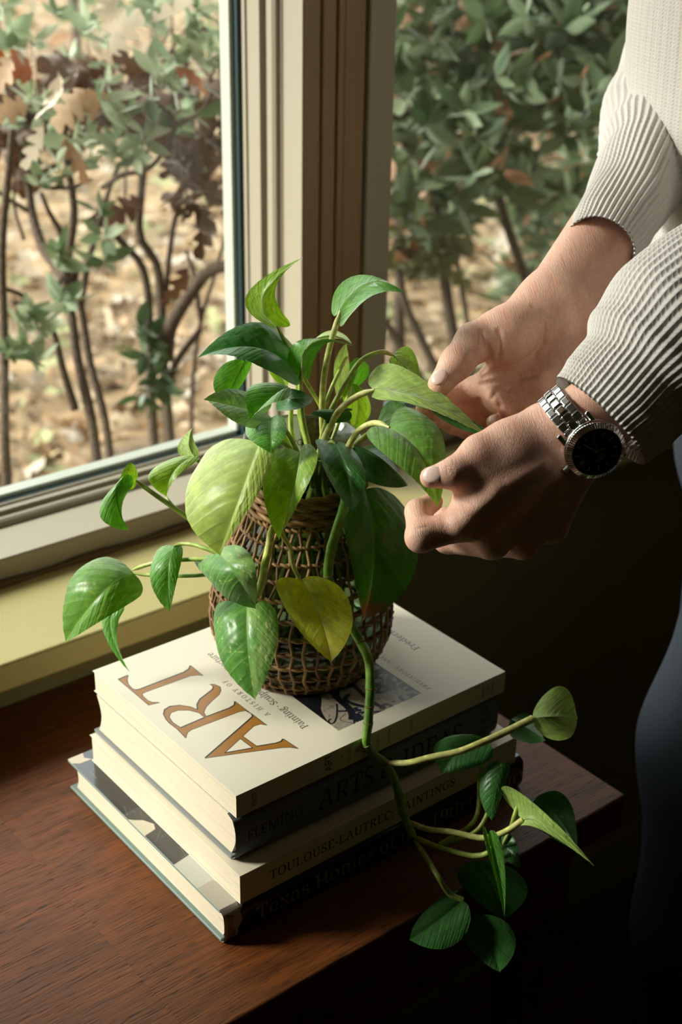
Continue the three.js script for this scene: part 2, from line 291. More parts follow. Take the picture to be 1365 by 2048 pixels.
{ // bottom: picture book in a torn plastic jacket
  const b = group('picture_book', 'dark hardcover picture book in a torn clear jacket, lowest of the stack', 'book', V(0, 0, 0), 'art books stacked on the table');
  const x0 = 0.4245, x1 = 0.745, z0 = -0.896, z1 = -0.657, T = 0.003;
  const green = std(0x6d8078, 0.5), dark = std(0x10181c, 0.35);
  mesh('page_block', hardPages(x0 + 0.004, x1 - 0.004, TABLE + T, Y4 - T, z0 + 0.006, z1 - 0.004, 0.004), pages, b);
  mesh('back_cover', box(x0, x1, TABLE, TABLE + T, z0, z1 - 0.001, 0.001), green, b);
  mesh('front_cover', box(x0, x1, Y4 - T, Y4 - 0.0004, z0, z1 - 0.001, 0.001), green, b);
  const jac = canvas(1024, 760, (g, w, h) => { // jacket picture, worn to white along its edge
    g.translate(0, h); g.scale(1, -1); g.fillStyle = '#15181a'; g.fillRect(0, 0, w, h);
    for (let i = 0; i < 900; i++) { g.fillStyle = `rgba(${150 + rnd(0, 80)},${150 + rnd(0, 70)},${140 + rnd(0, 60)},${rnd(0.05, 0.3)})`; g.fillRect(rnd(0, w), rnd(0, h), rnd(1, 3), rnd(1, 3)); }
    for (let i = 0; i < 60; i++) { g.strokeStyle = `rgba(190,195,190,${rnd(0.1, 0.4)})`; g.lineWidth = rnd(0.6, 2); g.beginPath(); const x = rnd(0, w), y = rnd(0, 60); g.moveTo(y, x % h); g.lineTo(y + rnd(-15, 40), (x % h) + rnd(-60, 60)); g.stroke(); }
    g.fillStyle = 'rgba(120,118,112,.35)'; g.fillRect(0, 0, 70, h * 0.6);
    const torn = (pts, c) => { g.fillStyle = c; g.beginPath(); pts.forEach((p, i) => (i ? g.lineTo(p[0], p[1]) : g.moveTo(p[0], p[1]))); g.fill(); };
    // worn patches, along the head edge from the fore edge to the spine
    torn([[0, 735], [0, 760], [48, 760], [40, 738], [55, 720], [18, 722]], '#b8a584');
    torn([[0, 345], [36, 352], [44, 372], [30, 402], [10, 418], [0, 430]], '#c4bca6');
    torn([[0, 90], [66, 84], [70, 130], [80, 150], [60, 215], [0, 205]], '#b9b9ae');
    torn([[0, 0], [0, 96], [46, 100], [62, 60], [90, 30], [86, 0]], '#a8a193');
  });
  mesh('jacket', plane(V(x0, Y4, z1 - 0.002), EX, EZ.clone().negate(), x1 - x0, z1 - z0 - 0.002), phys(0xffffff, 0.18, { map: tex(jac), clearcoat: 0.6, clearcoatRoughness: 0.15 }), b);
  // rounded spine with its title
  const N = 12, pos = [], uv = [], idx = [], W = x1 - x0;
  for (let i = 0; i <= N; i++) { const t = i / N, y = TABLE + (Y4 - TABLE) * t, z = z1 - 0.002 + 0.006 * Math.sqrt(Math.max(0, 1 - (2 * t - 1) ** 4)); for (const k of [0, 1]) { pos.push(x0 + W * k, y, z); uv.push(k, t); } if (i < N) { const a = i * 2; idx.push(a, a + 1, a + 3, a, a + 3, a + 2); } }
  const sp = new THREE.BufferGeometry(); sp.setAttribute('position', new THREE.Float32BufferAttribute(pos, 3)); sp.setAttribute('uv', new THREE.Float32BufferAttribute(uv, 2)); sp.setIndex(idx); sp.computeVertexNormals();
  const sc = canvas(2048, 208, (g, w, h) => {
    g.fillStyle = '#0f161b'; g.fillRect(0, 0, w, h); g.fillStyle = 'rgba(90,110,115,.25)'; g.fillRect(0, 6, w, 5); g.fillRect(0, 22, w, 3);
    g.fillStyle = '#a59e92'; g.beginPath(); [[0, 0], [130, 0], [96, 40], [110, 90], [78, 140], [92, 208], [0, 208]].forEach((p, i) => (i ? g.lineTo(...p) : g.moveTo(...p))); g.fill();
    g.fillStyle = '#6c655c'; g.beginPath(); [[20, 20], [60, 40], [46, 110], [70, 150], [40, 208], [14, 208]].forEach((p, i) => (i ? g.lineTo(...p) : g.moveTo(...p))); g.fill();
    g.fillStyle = '#8f8566'; g.font = '118px serif'; g.textBaseline = 'alphabetic'; g.save(); g.translate(190, 150); g.scale(1.02, 1); g.fillText('Texas Homes of the 19th Century', 0, 0); g.restore();
  });
  mesh('spine', sp, phys(0xffffff, 0.25, { map: tex(sc), clearcoat: 0.5, clearcoatRoughness: 0.2 }), b);
}
{ // cream jacketed paperback
  const b = group('painter_book', 'cream paperback with black capitals along its spine, second from the table in the stack', 'book', V(0, 0, 0), 'art books stacked on the table');
  const x0 = 0.4405, x1 = 0.7345, z0 = -0.882, z1 = -0.6545;
  mesh('page_block', box(x0 + 0.0012, x1 - 0.001, Y4 + 0.0008, Y3 - 0.0008, z0 + 0.001, z1 - 0.001, 0.0004), pages, b);
  mesh('back_cover', box(x0, x1, Y4, Y4 + 0.0007, z0, z1, 0.0003), cream, b);
  mesh('front_cover', box(x0, x1, Y3 - 0.0007, Y3, z0, z1, 0.0003), cream2, b);
  const H = Y3 - Y4, c = canvas(2048, Math.round(2048 * H / (x1 - x0)), (g, w, h) => {
    creamFill(g, w, h); g.fillStyle = '#1b1a1c'; const s = w / (x1 - x0); // pixels per metre
    g.font = `${0.0118 * s}px serif`; g.textBaseline = 'alphabetic'; const txt = 'TOULOUSE-LAUTREC: PAINTINGS'; let x = 0.0275 * s, sp = 0.00135 * s;
    const want = 0.194 * s; let nat = 0; for (const ch of txt) nat += g.measureText(ch).width; sp = (want - nat) / txt.length;
    for (const ch of txt) { g.fillText(ch, x, h * 0.67); x += g.measureText(ch).width + sp; }
  });
  mesh('spine', plane(V(x0, Y4, z1 + 0.0002), EX, EY, x1 - x0, H), phys(0xffffff, 0.45, { map: tex(c) }), b);
}
{ // grey cloth hardcover
  const b = group('cloth_book', 'thick grey cloth hardcover with rounded spine, second from the top of the stack', 'book', V(0, 0, 0), 'art books stacked on the table');
  const x0 = 0.446, x1 = 0.7215, z0 = -0.884, z1 = -0.6735, T = 0.003;
  const weave = noiseTex(256, (u, v) => { const k = 128 + 60 * Math.sin(u * Math.PI * 128) * Math.sin(v * Math.PI * 128) + 70 * (n128(u * 128, v * 128) - 0.5); return [k, k, k]; }, { repeat: [24, 24] });
  const cloth = std(0x777b78, 0.85, { bumpMap: weave, bumpScale: 0.0003 });
  mesh('page_block', hardPages(x0 + 0.003, x1 - 0.003, Y3 + T, Y2 - T, z0 + 0.004, z1 - 0.004, 0.006), pages, b);
  mesh('back_cover', box(x0, x1, Y3, Y3 + T, z0, z1, 0.001), cloth, b);
  mesh('front_cover', box(x0 + 0.0045, x1, Y2 - T, Y2 - 0.0001, z0 + 0.003, z1, 0.001), cloth, b);
  const N = 14, pos = [], uv = [], idx = [], W = x1 - x0;
  for (let i = 0; i <= N; i++) { const t = i / N, y = Y3 + (Y2 - Y3) * t, z = z1 - 0.004 + 0.0105 * Math.sqrt(Math.max(0, 1 - (2 * t - 1) ** 4)); for (const k of [0, 1]) { pos.push(x0 + W * k, y, z); uv.push(k, t); } if (i < N) { const a = i * 2; idx.push(a, a + 1, a + 3, a, a + 3, a + 2); } }
  const sp = new THREE.BufferGeometry(); sp.setAttribute('position', new THREE.Float32BufferAttribute(pos, 3)); sp.setAttribute('uv', new THREE.Float32BufferAttribute(uv, 2)); sp.setIndex(idx); sp.computeVertexNormals();
  const sc = canvas(2048, 312, (g, w, h) => {
    g.fillStyle = '#74777a'; g.fillRect(0, 0, w, h); for (let i = 0; i < 26000; i++) { g.fillStyle = rnd() < 0.5 ? 'rgba(40,42,44,.22)' : 'rgba(170,174,172,.2)'; g.fillRect(rnd(0, w), rnd(0, h), 2, 2); }
    g.fillStyle = '#17181b'; const s = w / W; g.textBaseline = 'alphabetic';
    g.save(); g.translate(0.0105 * s, h * 0.60); g.scale(0.95, 1); g.font = `${0.0135 * s}px sans-serif`; g.fillText('FLEMING', 0, 0); g.restore();
    g.save(); g.translate(0.078 * s, h * 0.70); g.font = `${0.0265 * s}px serif`; g.transform(1, 0, -0.06, 1, 0, 0); const t = 'ARTS & IDEAS'; g.scale(0.155 * s / g.measureText(t).width, 1); g.fillText(t, 0, 0); g.restore();
    g.font = `${0.0085 * s}px sans-serif`; for (const [k, t2] of [[0.32, 'NEW'], [0.55, 'AND BRIEF'], [0.78, 'EDITION']]) { g.save(); g.translate(0.2545 * s, h * k); g.scale(0.5, 1); g.fillText(t2.slice(0, 4), 0, 0); g.restore(); }
  });
  mesh('spine', sp, std(0xffffff, 0.85, { map: tex(sc), bumpMap: weave, bumpScale: 0.0003 }), b);
}
{ // top: cream paperback with large ochre letters
  const b = group('survey_book', 'cream paperback lettered in large ochre capitals, topmost of the stack under the basket', 'book', V(0, 0, 0), 'art books stacked on the table');
  const x0 = 0.448, x1 = 0.728, z0 = -0.8824, z1 = -0.6684, c = 0.0006;
  mesh('page_block', box(x0 + 0.001, x1 - 0.001, Y2 + c, Y1 - c, z0 + 0.001, z1 - 0.001, 0.0005), pages, b);
  mesh('back_cover', box(x0, x1, Y2, Y2 + c, z0, z1, 0.0003), cream, b);
  mesh('front_cover', box(x0, x1, Y1 - c, Y1 - 0.0001, z0, z1, 0.0003), cream, b);
  const S = 1340 / 280, cover = canvas(1024, 1340, (g, w, h) => { // drawn in millimetres from the spine and from the foot
    creamFill(g, w, h); g.save(); g.translate(0, h); g.scale(S, -S);
    const path = (a) => { g.beginPath(); const n = a.length, mid = (i) => [(a[i % n][0] + a[(i + 1) % n][0]) / 2, (a[i % n][1] + a[(i + 1) % n][1]) / 2]; a.forEach((p, i) => (i ? g.lineTo(...p) : g.moveTo(...p))); g.closePath(); };
    const T = [[188.7, 269.4], [189.3, 259.5], [184.3, 263.6], [177.2, 266.6], [170.1, 267.2], [166.2, 265.8], [165.1, 262.3], [164.8, 219.4], [166.7, 213.1], [170.4, 209.3], [150.8, 209.5], [154, 212.9], [156.7, 217.8], [158.6, 262.4], [157.8, 265.1], [153.7, 266.2], [146.7, 266.1], [141.7, 264.3], [138.4, 260], [140.5, 269.1]];
    const Ro = [[83.9, 269.7], [97.6, 268.6], [108, 269.2], [114.1, 268.7], [121.8, 266.4], [127, 262.2], [128.4, 255.8], [124.7, 248.4], [117.7, 243.1], [110.9, 241], [117.2, 237.3], [122.5, 231], [125.4, 222.4], [128.1, 214.8], [131.2, 211.8], [135.7, 212.2], [133.1, 208.9], [128, 207.6], [122.9, 210.1], [118.6, 214.8], [115, 223.5], [110.2, 233.3], [104.9, 239.1], [98.3, 240.9], [97.2, 219], [98.1, 213.4], [102.5, 210], [80.1, 209.6], [86.3, 210.7], [88.2, 215.6], [90.5, 260.7], [89, 265.1]];
    const Ri = [[97.9, 265.4], [108.2, 266.6], [116, 265], [120.4, 260.6], [119.8, 253.9], [114.4, 246.8], [106.7, 242.6], [98.2, 242.3]];
    const Ao = [[52.6, 272.2], [73.4, 217.2], [76, 210.8], [79.9, 209.4], [59.4, 208.9], [63.7, 212], [64.6, 218], [58.7, 232.8], [41, 231.7], [35.2, 217.2], [34.6, 212.6], [36.3, 209.4], [19.2, 207.8], [24.1, 211.8], [27.8, 217.3], [41.1, 246.3]];
    const Ai = [[49, 256.7], [57.3, 236.2], [41.1, 235.5]];
    for (const [o, hole] of [[T], [Ro, Ri], [Ao, Ai]]) {
      const both = () => { path(o); if (hole) { const p = hole; g.moveTo(...p[0]); for (const q of [...p.slice(1)].reverse()) g.lineTo(...q); g.closePath(); } };
      g.lineJoin = 'round'; g.fillStyle = '#16161c'; g.save(); g.translate(1.0, 0.25); both(); g.fill('evenodd'); g.restore();
      g.fillStyle = '#986626'; both(); g.fill('evenodd'); g.strokeStyle = '#16161c'; g.lineWidth = 0.55; both(); g.stroke();
    }
    const text = (t, x, y, size, wid, font = 'serif', gap = 0) => { g.save(); g.translate(x, y); g.scale(1, -1); g.font = `${size}px ${font}`; g.fillStyle = '#101016'; let nat = 0; for (const ch of t) nat += g.measureText(ch).width + gap; const k = wid ? wid / nat : 1; g.scale(k, 1); let q = 0; for (const ch of t) { g.fillText(ch, q, 0); q += g.measureText(ch).width + gap; } g.restore(); };
    text('A HISTORY OF', 69.5, 197.5, 6.6, 66, 'serif', 2.2);
    text('Painting \u00b7 Sculpture \u00b7 Architecture', 37.5, 183.4, 9.2, 140);
    text('PREHISTORY \u00b7 ANCIENT WORLD \u00b7 MIDDLE AGES', 19, 68.2, 6.2, 165, 'serif', 0.6);
    text('Frederick Hartt', 72, 33, 9.4, 78);
    // colour plate: dark figures on a pale rough ground
    g.save(); g.beginPath(); g.rect(18.6, 80, 142, 88); g.clip(); g.fillStyle = '#988c7c'; g.fillRect(18, 79, 143, 90);
    for (let i = 0; i < 1500; i++) { g.fillStyle = `rgba(${rnd(30, 150)},${rnd(28, 120)},${rnd(30, 110)},${rnd(0.05, 0.35)})`; const r = rnd(0.2, 1.6); g.beginPath(); g.ellipse(rnd(18, 160), rnd(80, 168), r * rnd(1, 2.5), r, rnd(0, 3), 0, 7); g.fill(); }
    g.fillStyle = '#171a26'; g.fillRect(75, 79, 5, 90); g.fillRect(18, 79, 62, 2.5); g.fillStyle = '#161a2a'; for (let i = 0; i < 60; i++) { g.beginPath(); g.ellipse(rnd(18, 95), rnd(80, 108), rnd(1.5, 7), rnd(0.8, 3), rnd(0, 3), 0, 7); g.fill(); } g.fillStyle = '#121219'; g.beginPath(); g.moveTo(80, 169); g.lineTo(80, 140); g.quadraticCurveTo(62, 150, 52, 160); g.quadraticCurveTo(40, 167, 22, 169); g.fill(); g.strokeStyle = '#14151f'; g.lineWidth = 6; g.beginPath(); g.moveTo(72, 128); g.bezierCurveTo(60, 150, 40, 132, 24, 150); g.stroke(); g.lineWidth = 4; g.beginPath(); g.moveTo(84, 118); g.bezierCurveTo(60, 112, 44, 126, 20, 118); g.stroke();
    g.lineCap = 'round'; for (let i = 0; i < 46; i++) { g.strokeStyle = i % 3 ? '#1a1d2a' : '#26221f'; g.lineWidth = rnd(0.5, 4); const x = rnd(20, 150), y = rnd(84, 166); g.beginPath(); g.moveTo(x, y); g.bezierCurveTo(x + rnd(-18, 18), y + rnd(-14, 14), x + rnd(-24, 24), y + rnd(-18, 18), x + rnd(-30, 30), y + rnd(-20, 20)); g.stroke(); }
    g.restore(); g.restore();
  });
  // upright cover: right is away from the spine (-z), up is towards the head (-x)
  mesh('cover_print', plane(V(x1, Y1, z1), V(0, 0, -1), V(-1, 0, 0), z1 - z0, x1 - x0), phys(0xffffff, 0.38, { map: tex(cover) }), b);
  const H = Y1 - Y2, sc = canvas(2048, Math.round(2048 * H / 0.28), (g, w, h) => { // along +x; words run up the spine's width
    creamFill(g, w, h); const s = w / 0.28, word = (t, x, size, y0 = 0.12, wid = 0, font = 'serif') => { g.save(); g.translate(x * s, h * (1 - y0)); g.rotate(-Math.PI / 2); g.fillStyle = '#0d0b0b'; g.font = `${size * s}px ${font}`; if (wid) g.scale(wid * s / g.measureText(t).width, 1); g.fillText(t, 0, 0); g.restore(); };
    word('Hartt', 0.0185, 0.0074, 0.18, 0.0125, 'bold serif'); word('ART', 0.0905, 0.0098, 0.18, 0.0155, 'bold serif');
    word('A', 0.102, 0.0034, 0.5, 0.002, 'bold serif'); word('HISTORY', 0.1095, 0.0042, 0.16, 0.0135, 'bold serif'); word('OF', 0.117, 0.0042, 0.42, 0.004, 'bold serif');
    word('Painting', 0.1255, 0.0046, 0.26, 0.011, 'bold serif'); word('\u00b7', 0.131, 0.005, 0.48); word('Sculpture', 0.1385, 0.0046, 0.2, 0.0125, 'bold serif'); word('\u00b7', 0.144, 0.005, 0.48); word('Architecture', 0.1505, 0.0044, 0.14, 0.0145, 'bold serif');
    word('VOLUME', 0.1745, 0.0042, 0.2, 0.012, 'bold serif'); word('1', 0.1815, 0.0042, 0.5);
    word('ABRAMS', 0.256, 0.004, 0.15, 0.0135, 'bold serif'); word('THE', 0.2615, 0.004, 0.35, 0.007, 'bold serif'); word('PRENTICE', 0.2665, 0.0032, 0.15, 0.0135, 'bold serif'); word('\u00b7', 0.2665, 0.004, 0.5);
  });
  mesh('spine', plane(V(x0, Y2, z1 + 0.0002), EX, EY, x1 - x0, H), phys(0xffffff, 0.45, { map: tex(sc) }), b);
}

// ---------------------------------------------------------------- basket and glass jar
const BODY = [[0, 0.0585], [0.006, 0.0625], [0.018, 0.0695], [0.034, 0.0752], [0.055, 0.077], [0.075, 0.0735], [0.095, 0.0665], [0.115, 0.058], [0.135, 0.0495], [0.15, 0.0445], [0.165, 0.043]];
const radiusAt = (h) => { for (let i = 0; i < BODY.length - 1; i++) if (h <= BODY[i + 1][0]) { const t = Math.max(0, (h - BODY[i][0]) / (BODY[i + 1][0] - BODY[i][0])), s = t * t * (3 - 2 * t) * 0.3 + t * 0.7; return BODY[i][1] + (BODY[i + 1][1] - BODY[i][1]) * s; } return BODY.at(-1)[1]; };
{
  const b = group('wicker_basket', 'open net-weave brown wicker basket sleeve round the glass jar', 'basket', V(AX.x, AX.y, AX.z));
  const straw = (c) => std(c, 0.55, { bumpMap: noiseTex(64, (u, v) => { const k = 255 * n64(u * 64, v * 2); return [k, k, k]; }, { repeat: [2, 1] }), bumpScale: 0.0002 });
  const mats = [straw(0x7d5a34), straw(0x8f6a3e), straw(0x6a4828), straw(0x9c7846)];
  const rows = [0.010, 0.0215, 0.035, 0.049, 0.063, 0.077, 0.091, 0.105, 0.119, 0.1325, 0.146];
  const N = 44, stakeGeo = [];
  for (let i = 0; i < N; i++) { // stakes bind in pairs at every other row, which leaves lozenge gaps
    const a0 = i / N * Math.PI * 2, pts = [];
    const hs = [0.002, ...rows, 0.158];
    hs.forEach((h, k) => { const s = ((k + i) % 2 ? 1 : -1) * (k === 0 ? 0.2 : 1) * 0.0013 + rnd(-0.0007, 0.0007), r = radiusAt(h) + 0.0004 + rnd(-0.0004, 0.0006), a = a0 + s / r + 0.05 * Math.sin(h * 30); pts.push(V(Math.cos(a) * r, h, Math.sin(a) * r)); });
    const r0 = rnd(0.0012, 0.0017); mesh('stake', tube(pts, () => r0, 5, 34), mats[i % 4], b);
  }
  rows.forEach((h, k) => { // each row: two strands twisted round the stakes
    const parts = [];
    for (const ph of [0, Math.PI]) { const pts = []; const M = N * 4; for (let i = 0; i < M; i++) { const a = i / M * Math.PI * 2, w = i / 4 * Math.PI + ph, r = radiusAt(h) + 0.0016 * Math.cos(w); pts.push(V(Math.cos(a) * r, h + 0.0009 * Math.sin(w) + 0.0008 * Math.sin(a * 3 + k), Math.sin(a) * r)); } parts.push(tube(pts, () => 0.0013, 5, M * 2, true)); }
    mesh('weaver', mergeGeometries(parts), mats[(k * 3 + 1) % 4], b);
  });
  for (let k = 0; k < 4; k++) { // thick plaited rim
    const parts = []; for (const ph of [0, Math.PI]) { const pts = [], M = 120; for (let i = 0; i < M; i++) { const a = i / M * Math.PI * 2, w = i / 3.3333 * Math.PI * 0.5 + ph + k, h = 0.152 + k * 0.0062, r = radiusAt(h) + 0.0018 + 0.0017 * Math.cos(w); pts.push(V(Math.cos(a) * r, h + 0.0014 * Math.sin(w), Math.sin(a) * r)); } parts.push(tube(pts, () => 0.0021, 6, 360, true)); }
    mesh('rim_braid', mergeGeometries(parts), mats[(k + 1) % 2], b);
  }
  for (let k = 0; k < 5; k++) { const pts = [], r = 0.0585 - k * 0.011; for (let i = 0; i < 48; i++) { const a = i / 48 * Math.PI * 2; pts.push(V(Math.cos(a) * r, 0.0018, Math.sin(a) * r)); } mesh('base_ring', tube(pts, () => 0.0017, 6, 120, true), mats[k % 4], b); }
}
{
  const j = group('glass_jar', 'clear glass jar with a flared lip standing inside the wicker basket', 'jar', V(AX.x, AX.y, AX.z));
  const glass = phys(0xc4cfc0, 0.03, { transmission: 1, thickness: 0, ior: 1.5 });
  const pr = [[0, 0.005]]; for (let h = 0.005; h < 0.165; h += 0.006) pr.push([radiusAt(h) - 0.0042, h]);
  pr.push([0.0387, 0.172], [0.0386, 0.184], [0.0402, 0.194], [0.0436, 0.2015], [0.0462, 0.2045], [0.0472, 0.2062], [0.0466, 0.208], [0.0448, 0.2075], [0.0425, 0.204], [0.039, 0.196], [0.0372, 0.186], [0.0372, 0.172]);
  for (let h = 0.162; h > 0.012; h -= 0.01) pr.push([radiusAt(h) - 0.0062, h]); pr.push([0.03, 0.0095], [0, 0.009]);
  mesh('jar_wall', new THREE.LatheGeometry(pr.map(([r, h]) => new THREE.Vector2(r, h)), 72), glass, j);
  const lip = new THREE.TorusGeometry(0.0462, 0.0013, 8, 72); lip.rotateX(Math.PI / 2); lip.translate(0, 0.2068, 0); mesh('lip', lip, phys(0xeef4ec, 0.02, { transmission: 1, thickness: 0.003, ior: 1.5 }), j);
  const wl = 0.118, wat = new THREE.CircleGeometry(radiusAt(wl) - 0.0066, 48); wat.rotateX(-Math.PI / 2); wat.translate(0, wl, 0);
  mesh('water_surface', wat, phys(0xcfdccb, 0.02, { transmission: 1, thickness: 0, ior: 1.33 }), j);
  const font = await new FontLoader().loadAsync('fonts/droid/droid_sans_regular.typeface.json');
  const tg = new TextGeometry('NVO', { font, size: 0.0052, depth: 0.0003, curveSegments: 3 }); tg.center();
  // raised lettering on the far side of the neck
  const dir = V(0.46, 0, -0.89).normalize(); tg.applyMatrix4(new THREE.Matrix4().makeBasis(V(dir.z, 0, -dir.x).negate(), V(0, 1, 0), dir.clone().negate()).setPosition(dir.x * 0.0384, 0.186, dir.z * 0.0384));
  mesh('raised_lettering', tg, std(0x6f6a5c, 0.4), j);
}

// ---------------------------------------------------------------- pothos
// leaf outline in its own axes: x across, y from the stalk (0) to the tip (1)
const OUT_X = [0, 0.3, 0.62, 0.86, 0.98, 1, 0.93, 0.8, 0.62, 0.41, 0.2, 0.07, 0], OUT_Y = [0, -0.07, -0.075, -0.01, 0.11, 0.27, 0.43, 0.57, 0.7, 0.82, 0.915, 0.965, 1];
const outline = (s) => { const f = s * (OUT_X.length - 1), i = Math.min(OUT_X.length - 2, Math.floor(f)), t = f - i, g = (A) => { const a = A[Math.max(0, i - 1)], b = A[i], c = A[i + 1], d = A[Math.min(A.length - 1, i + 2)]; return 0.5 * (2 * b + (c - a) * t + (2 * a - 5 * b + 4 * c - d) * t * t + (3 * b - a - 3 * c + d) * t * t * t); }; return [g(OUT_X), g(OUT_Y)]; };
// raised cushions between the side veins, a little uneven
const pucker = (x, y, ph) => { const q = (y * 7.5 - x * 2.0 - x * x * 0.8 + 20) % 1, e = Math.min(1, x * 5) * Math.min(1, (1 - x) * 5 + 0.15); return e * (Math.pow(Math.sin(Math.PI * q), 0.7) * 0.8 + 0.7 * (n16(x * 9 + ph * 7, y * 14 + ph * 3) - 0.5) + 0.35 * (n32(x * 22 + ph * 5, y * 34) - 0.5)); };
function leafGeometry(b, m, t, l, r, bulge = 0.12, wave = 0.02) {
  const c = m.clone().multiplyScalar(2).addScaledVector(b, -0.5).addScaledVector(t, -0.5);
  const mid = (y) => { if (y < 0) return b.clone().addScaledVector(c.clone().sub(b), 2 * y); return b.clone().multiplyScalar((1 - y) * (1 - y)).addScaledVector(c, 2 * y * (1 - y)).addScaledVector(t, y * y); };
  const ax = t.clone().sub(b), sides = [l.clone().sub(mid(0.27)), r.clone().sub(mid(0.27))];
  const nS = 60, nU = 22, vk = Math.min(0.0008, 0.0085 * ax.length()), pos = [], uv = [], idx = [], ph = rnd(0, 6);
  sides.forEach((S, q) => {
    const base = pos.length / 3, up = ax.clone().cross(S).normalize().multiplyScalar(q ? 1 : -1), len = S.length();
    for (let i = 0; i <= nS; i++) {
      const s = i / nS, [ox, oy] = outline(s), ym = Math.pow(s, 1.1);
      for (let k = 0; k <= nU; k++) {
        const u = k / nU, x = ox * u, y = ym + (oy - ym) * Math.pow(u, 1.35);
        const p = mid(y).addScaledVector(S, x).addScaledVector(up, len * (bulge * 4 * x * (1 - x) * (1 - 0.5 * y) + wave * Math.sin(y * 9 + ph + q * 2) * x * x - 0.03 * Math.exp(-x * 18)) + vk * pucker(x, y, ph + q * 3));
        pos.push(p.x, p.y, p.z); uv.push(0.5 + (q ? 0.5 : -0.5) * x * 0.96, (y + 0.1) / 1.12);
        if (i < nS && k < nU) { const a = base + i * (nU + 1) + k; q ? idx.push(a, a + 1, a + nU + 1, a + 1, a + nU + 2, a + nU + 1) : idx.push(a, a + nU + 1, a + 1, a + 1, a + nU + 1, a + nU + 2); }
      }
    }
  });
  let g = new THREE.BufferGeometry(); g.setAttribute('position', new THREE.Float32BufferAttribute(pos, 3)); g.setAttribute('uv', new THREE.Float32BufferAttribute(uv, 2)); g.setIndex(idx);
  g = mergeVertices(g, 1e-5); g.computeVertexNormals(); return g;
}
const vein = (x, y) => { const ax = Math.abs(x - 0.5) * 2, q = ((y * 7.5 - ax * 2.0 - ax * ax * 0.8 + 20) % 1); return { mid: Math.exp(-(((x - 0.5) / 0.012) ** 2)), lat: Math.exp(-(((q - 0.5) / 0.09) ** 2)) * Math.min(1, ax * 6), q, ax }; };
const leafBump = noiseTex(512, (u, v) => { const w = vein(u, v), k = 150 - 55 * w.mid - 34 * w.lat + 26 * (n32(u * 32, v * 32) - 0.5) + 22 * Math.sin((w.q) * Math.PI); return [k, k, k]; });
leafBump.wrapS = leafBump.wrapT = THREE.ClampToEdgeWrapping;
function leafMaterial(base, lateral, { speck = 0, speckColor = [200, 200, 90], half = null, burn = 0, through = 0.35, coat = 0.75, gloss = 0.32 } = {}) {
  const map = noiseTex(256, (u, v) => {
    const w = vein(u, v), n = n16(u * 16, v * 16), f = n64(u * 64, v * 64); let c = base.map((q) => q * (0.86 + 0.2 * n + 0.1 * f));
    const mix = (d, k) => { c = c.map((q, i) => q + (d[i] - q) * k); };
    mix(lateral, 0.75 * w.mid + 0.16 * w.lat);
    if (half && u > 0.5) mix(half, 0.5 * Math.min(1, Math.max(0, (n8(u * 8, v * 5 + 3) - 0.25) * 3)));
    if (speck) { const s = n32(u * 34, v * 40 + 9) * n16(u * 16, v * 10 + 4); mix(speckColor, Math.min(1, Math.max(0, (s - (0.62 - 0.3 * speck)) * 7)) * 0.8); }
    if (burn) { const e = Math.max(0, (v - (0.86 - 0.12 * n)) * 12); mix([120, 70, 15], Math.min(1, e) * burn); }
    return c.map((q) => Math.max(0, Math.min(255, q)));
  }, { srgb: true });
  map.wrapS = map.wrapT = THREE.ClampToEdgeWrapping;
  return phys(0xffffff, 0.9, { map, bumpMap: leafBump, bumpScale: 0.0016, transmission: through, thickness: 0, clearcoat: coat, clearcoatRoughness: gloss, ior: 1.45 });
}
const LM = {
  dark: leafMaterial([38, 106, 20], [82, 130, 48], { through: 0.3, gloss: 0.33 }),
  mid: leafMaterial([84, 154, 20], [130, 172, 58], { through: 0.48 }),
  lime: leafMaterial([136, 180, 22], [172, 194, 84], { through: 0.5, speck: 0.15 }),
  pale: leafMaterial([172, 196, 78], [205, 215, 130], { through: 0.45, coat: 0.9, gloss: 0.38 }),
  under: leafMaterial([158, 188, 84], [182, 196, 124], { through: 0.4, coat: 0.35, gloss: 0.4 }),
  yellow: leafMaterial([206, 206, 16], [200, 200, 70], { through: 0.6, speck: 0.3, speckColor: [215, 205, 110], burn: 0.15 }),
  speckled: leafMaterial([94, 152, 18], [145, 176, 60], { through: 0.46, speck: 0.35, speckColor: [150, 170, 50] }),
  variegated: leafMaterial([80, 142, 34], [128, 165, 80], { through: 0.35, half: [170, 190, 120], speck: 0.2, speckColor: [210, 210, 140] }),
  silver: leafMaterial([116, 158, 76], [165, 188, 120], { through: 0.3, coat: 1, gloss: 0.4, speck: 0.2, speckColor: [190, 200, 90] }),
  burnt: leafMaterial([58, 112, 16], [98, 138, 44], { through: 0.42, burn: 1 }),
};
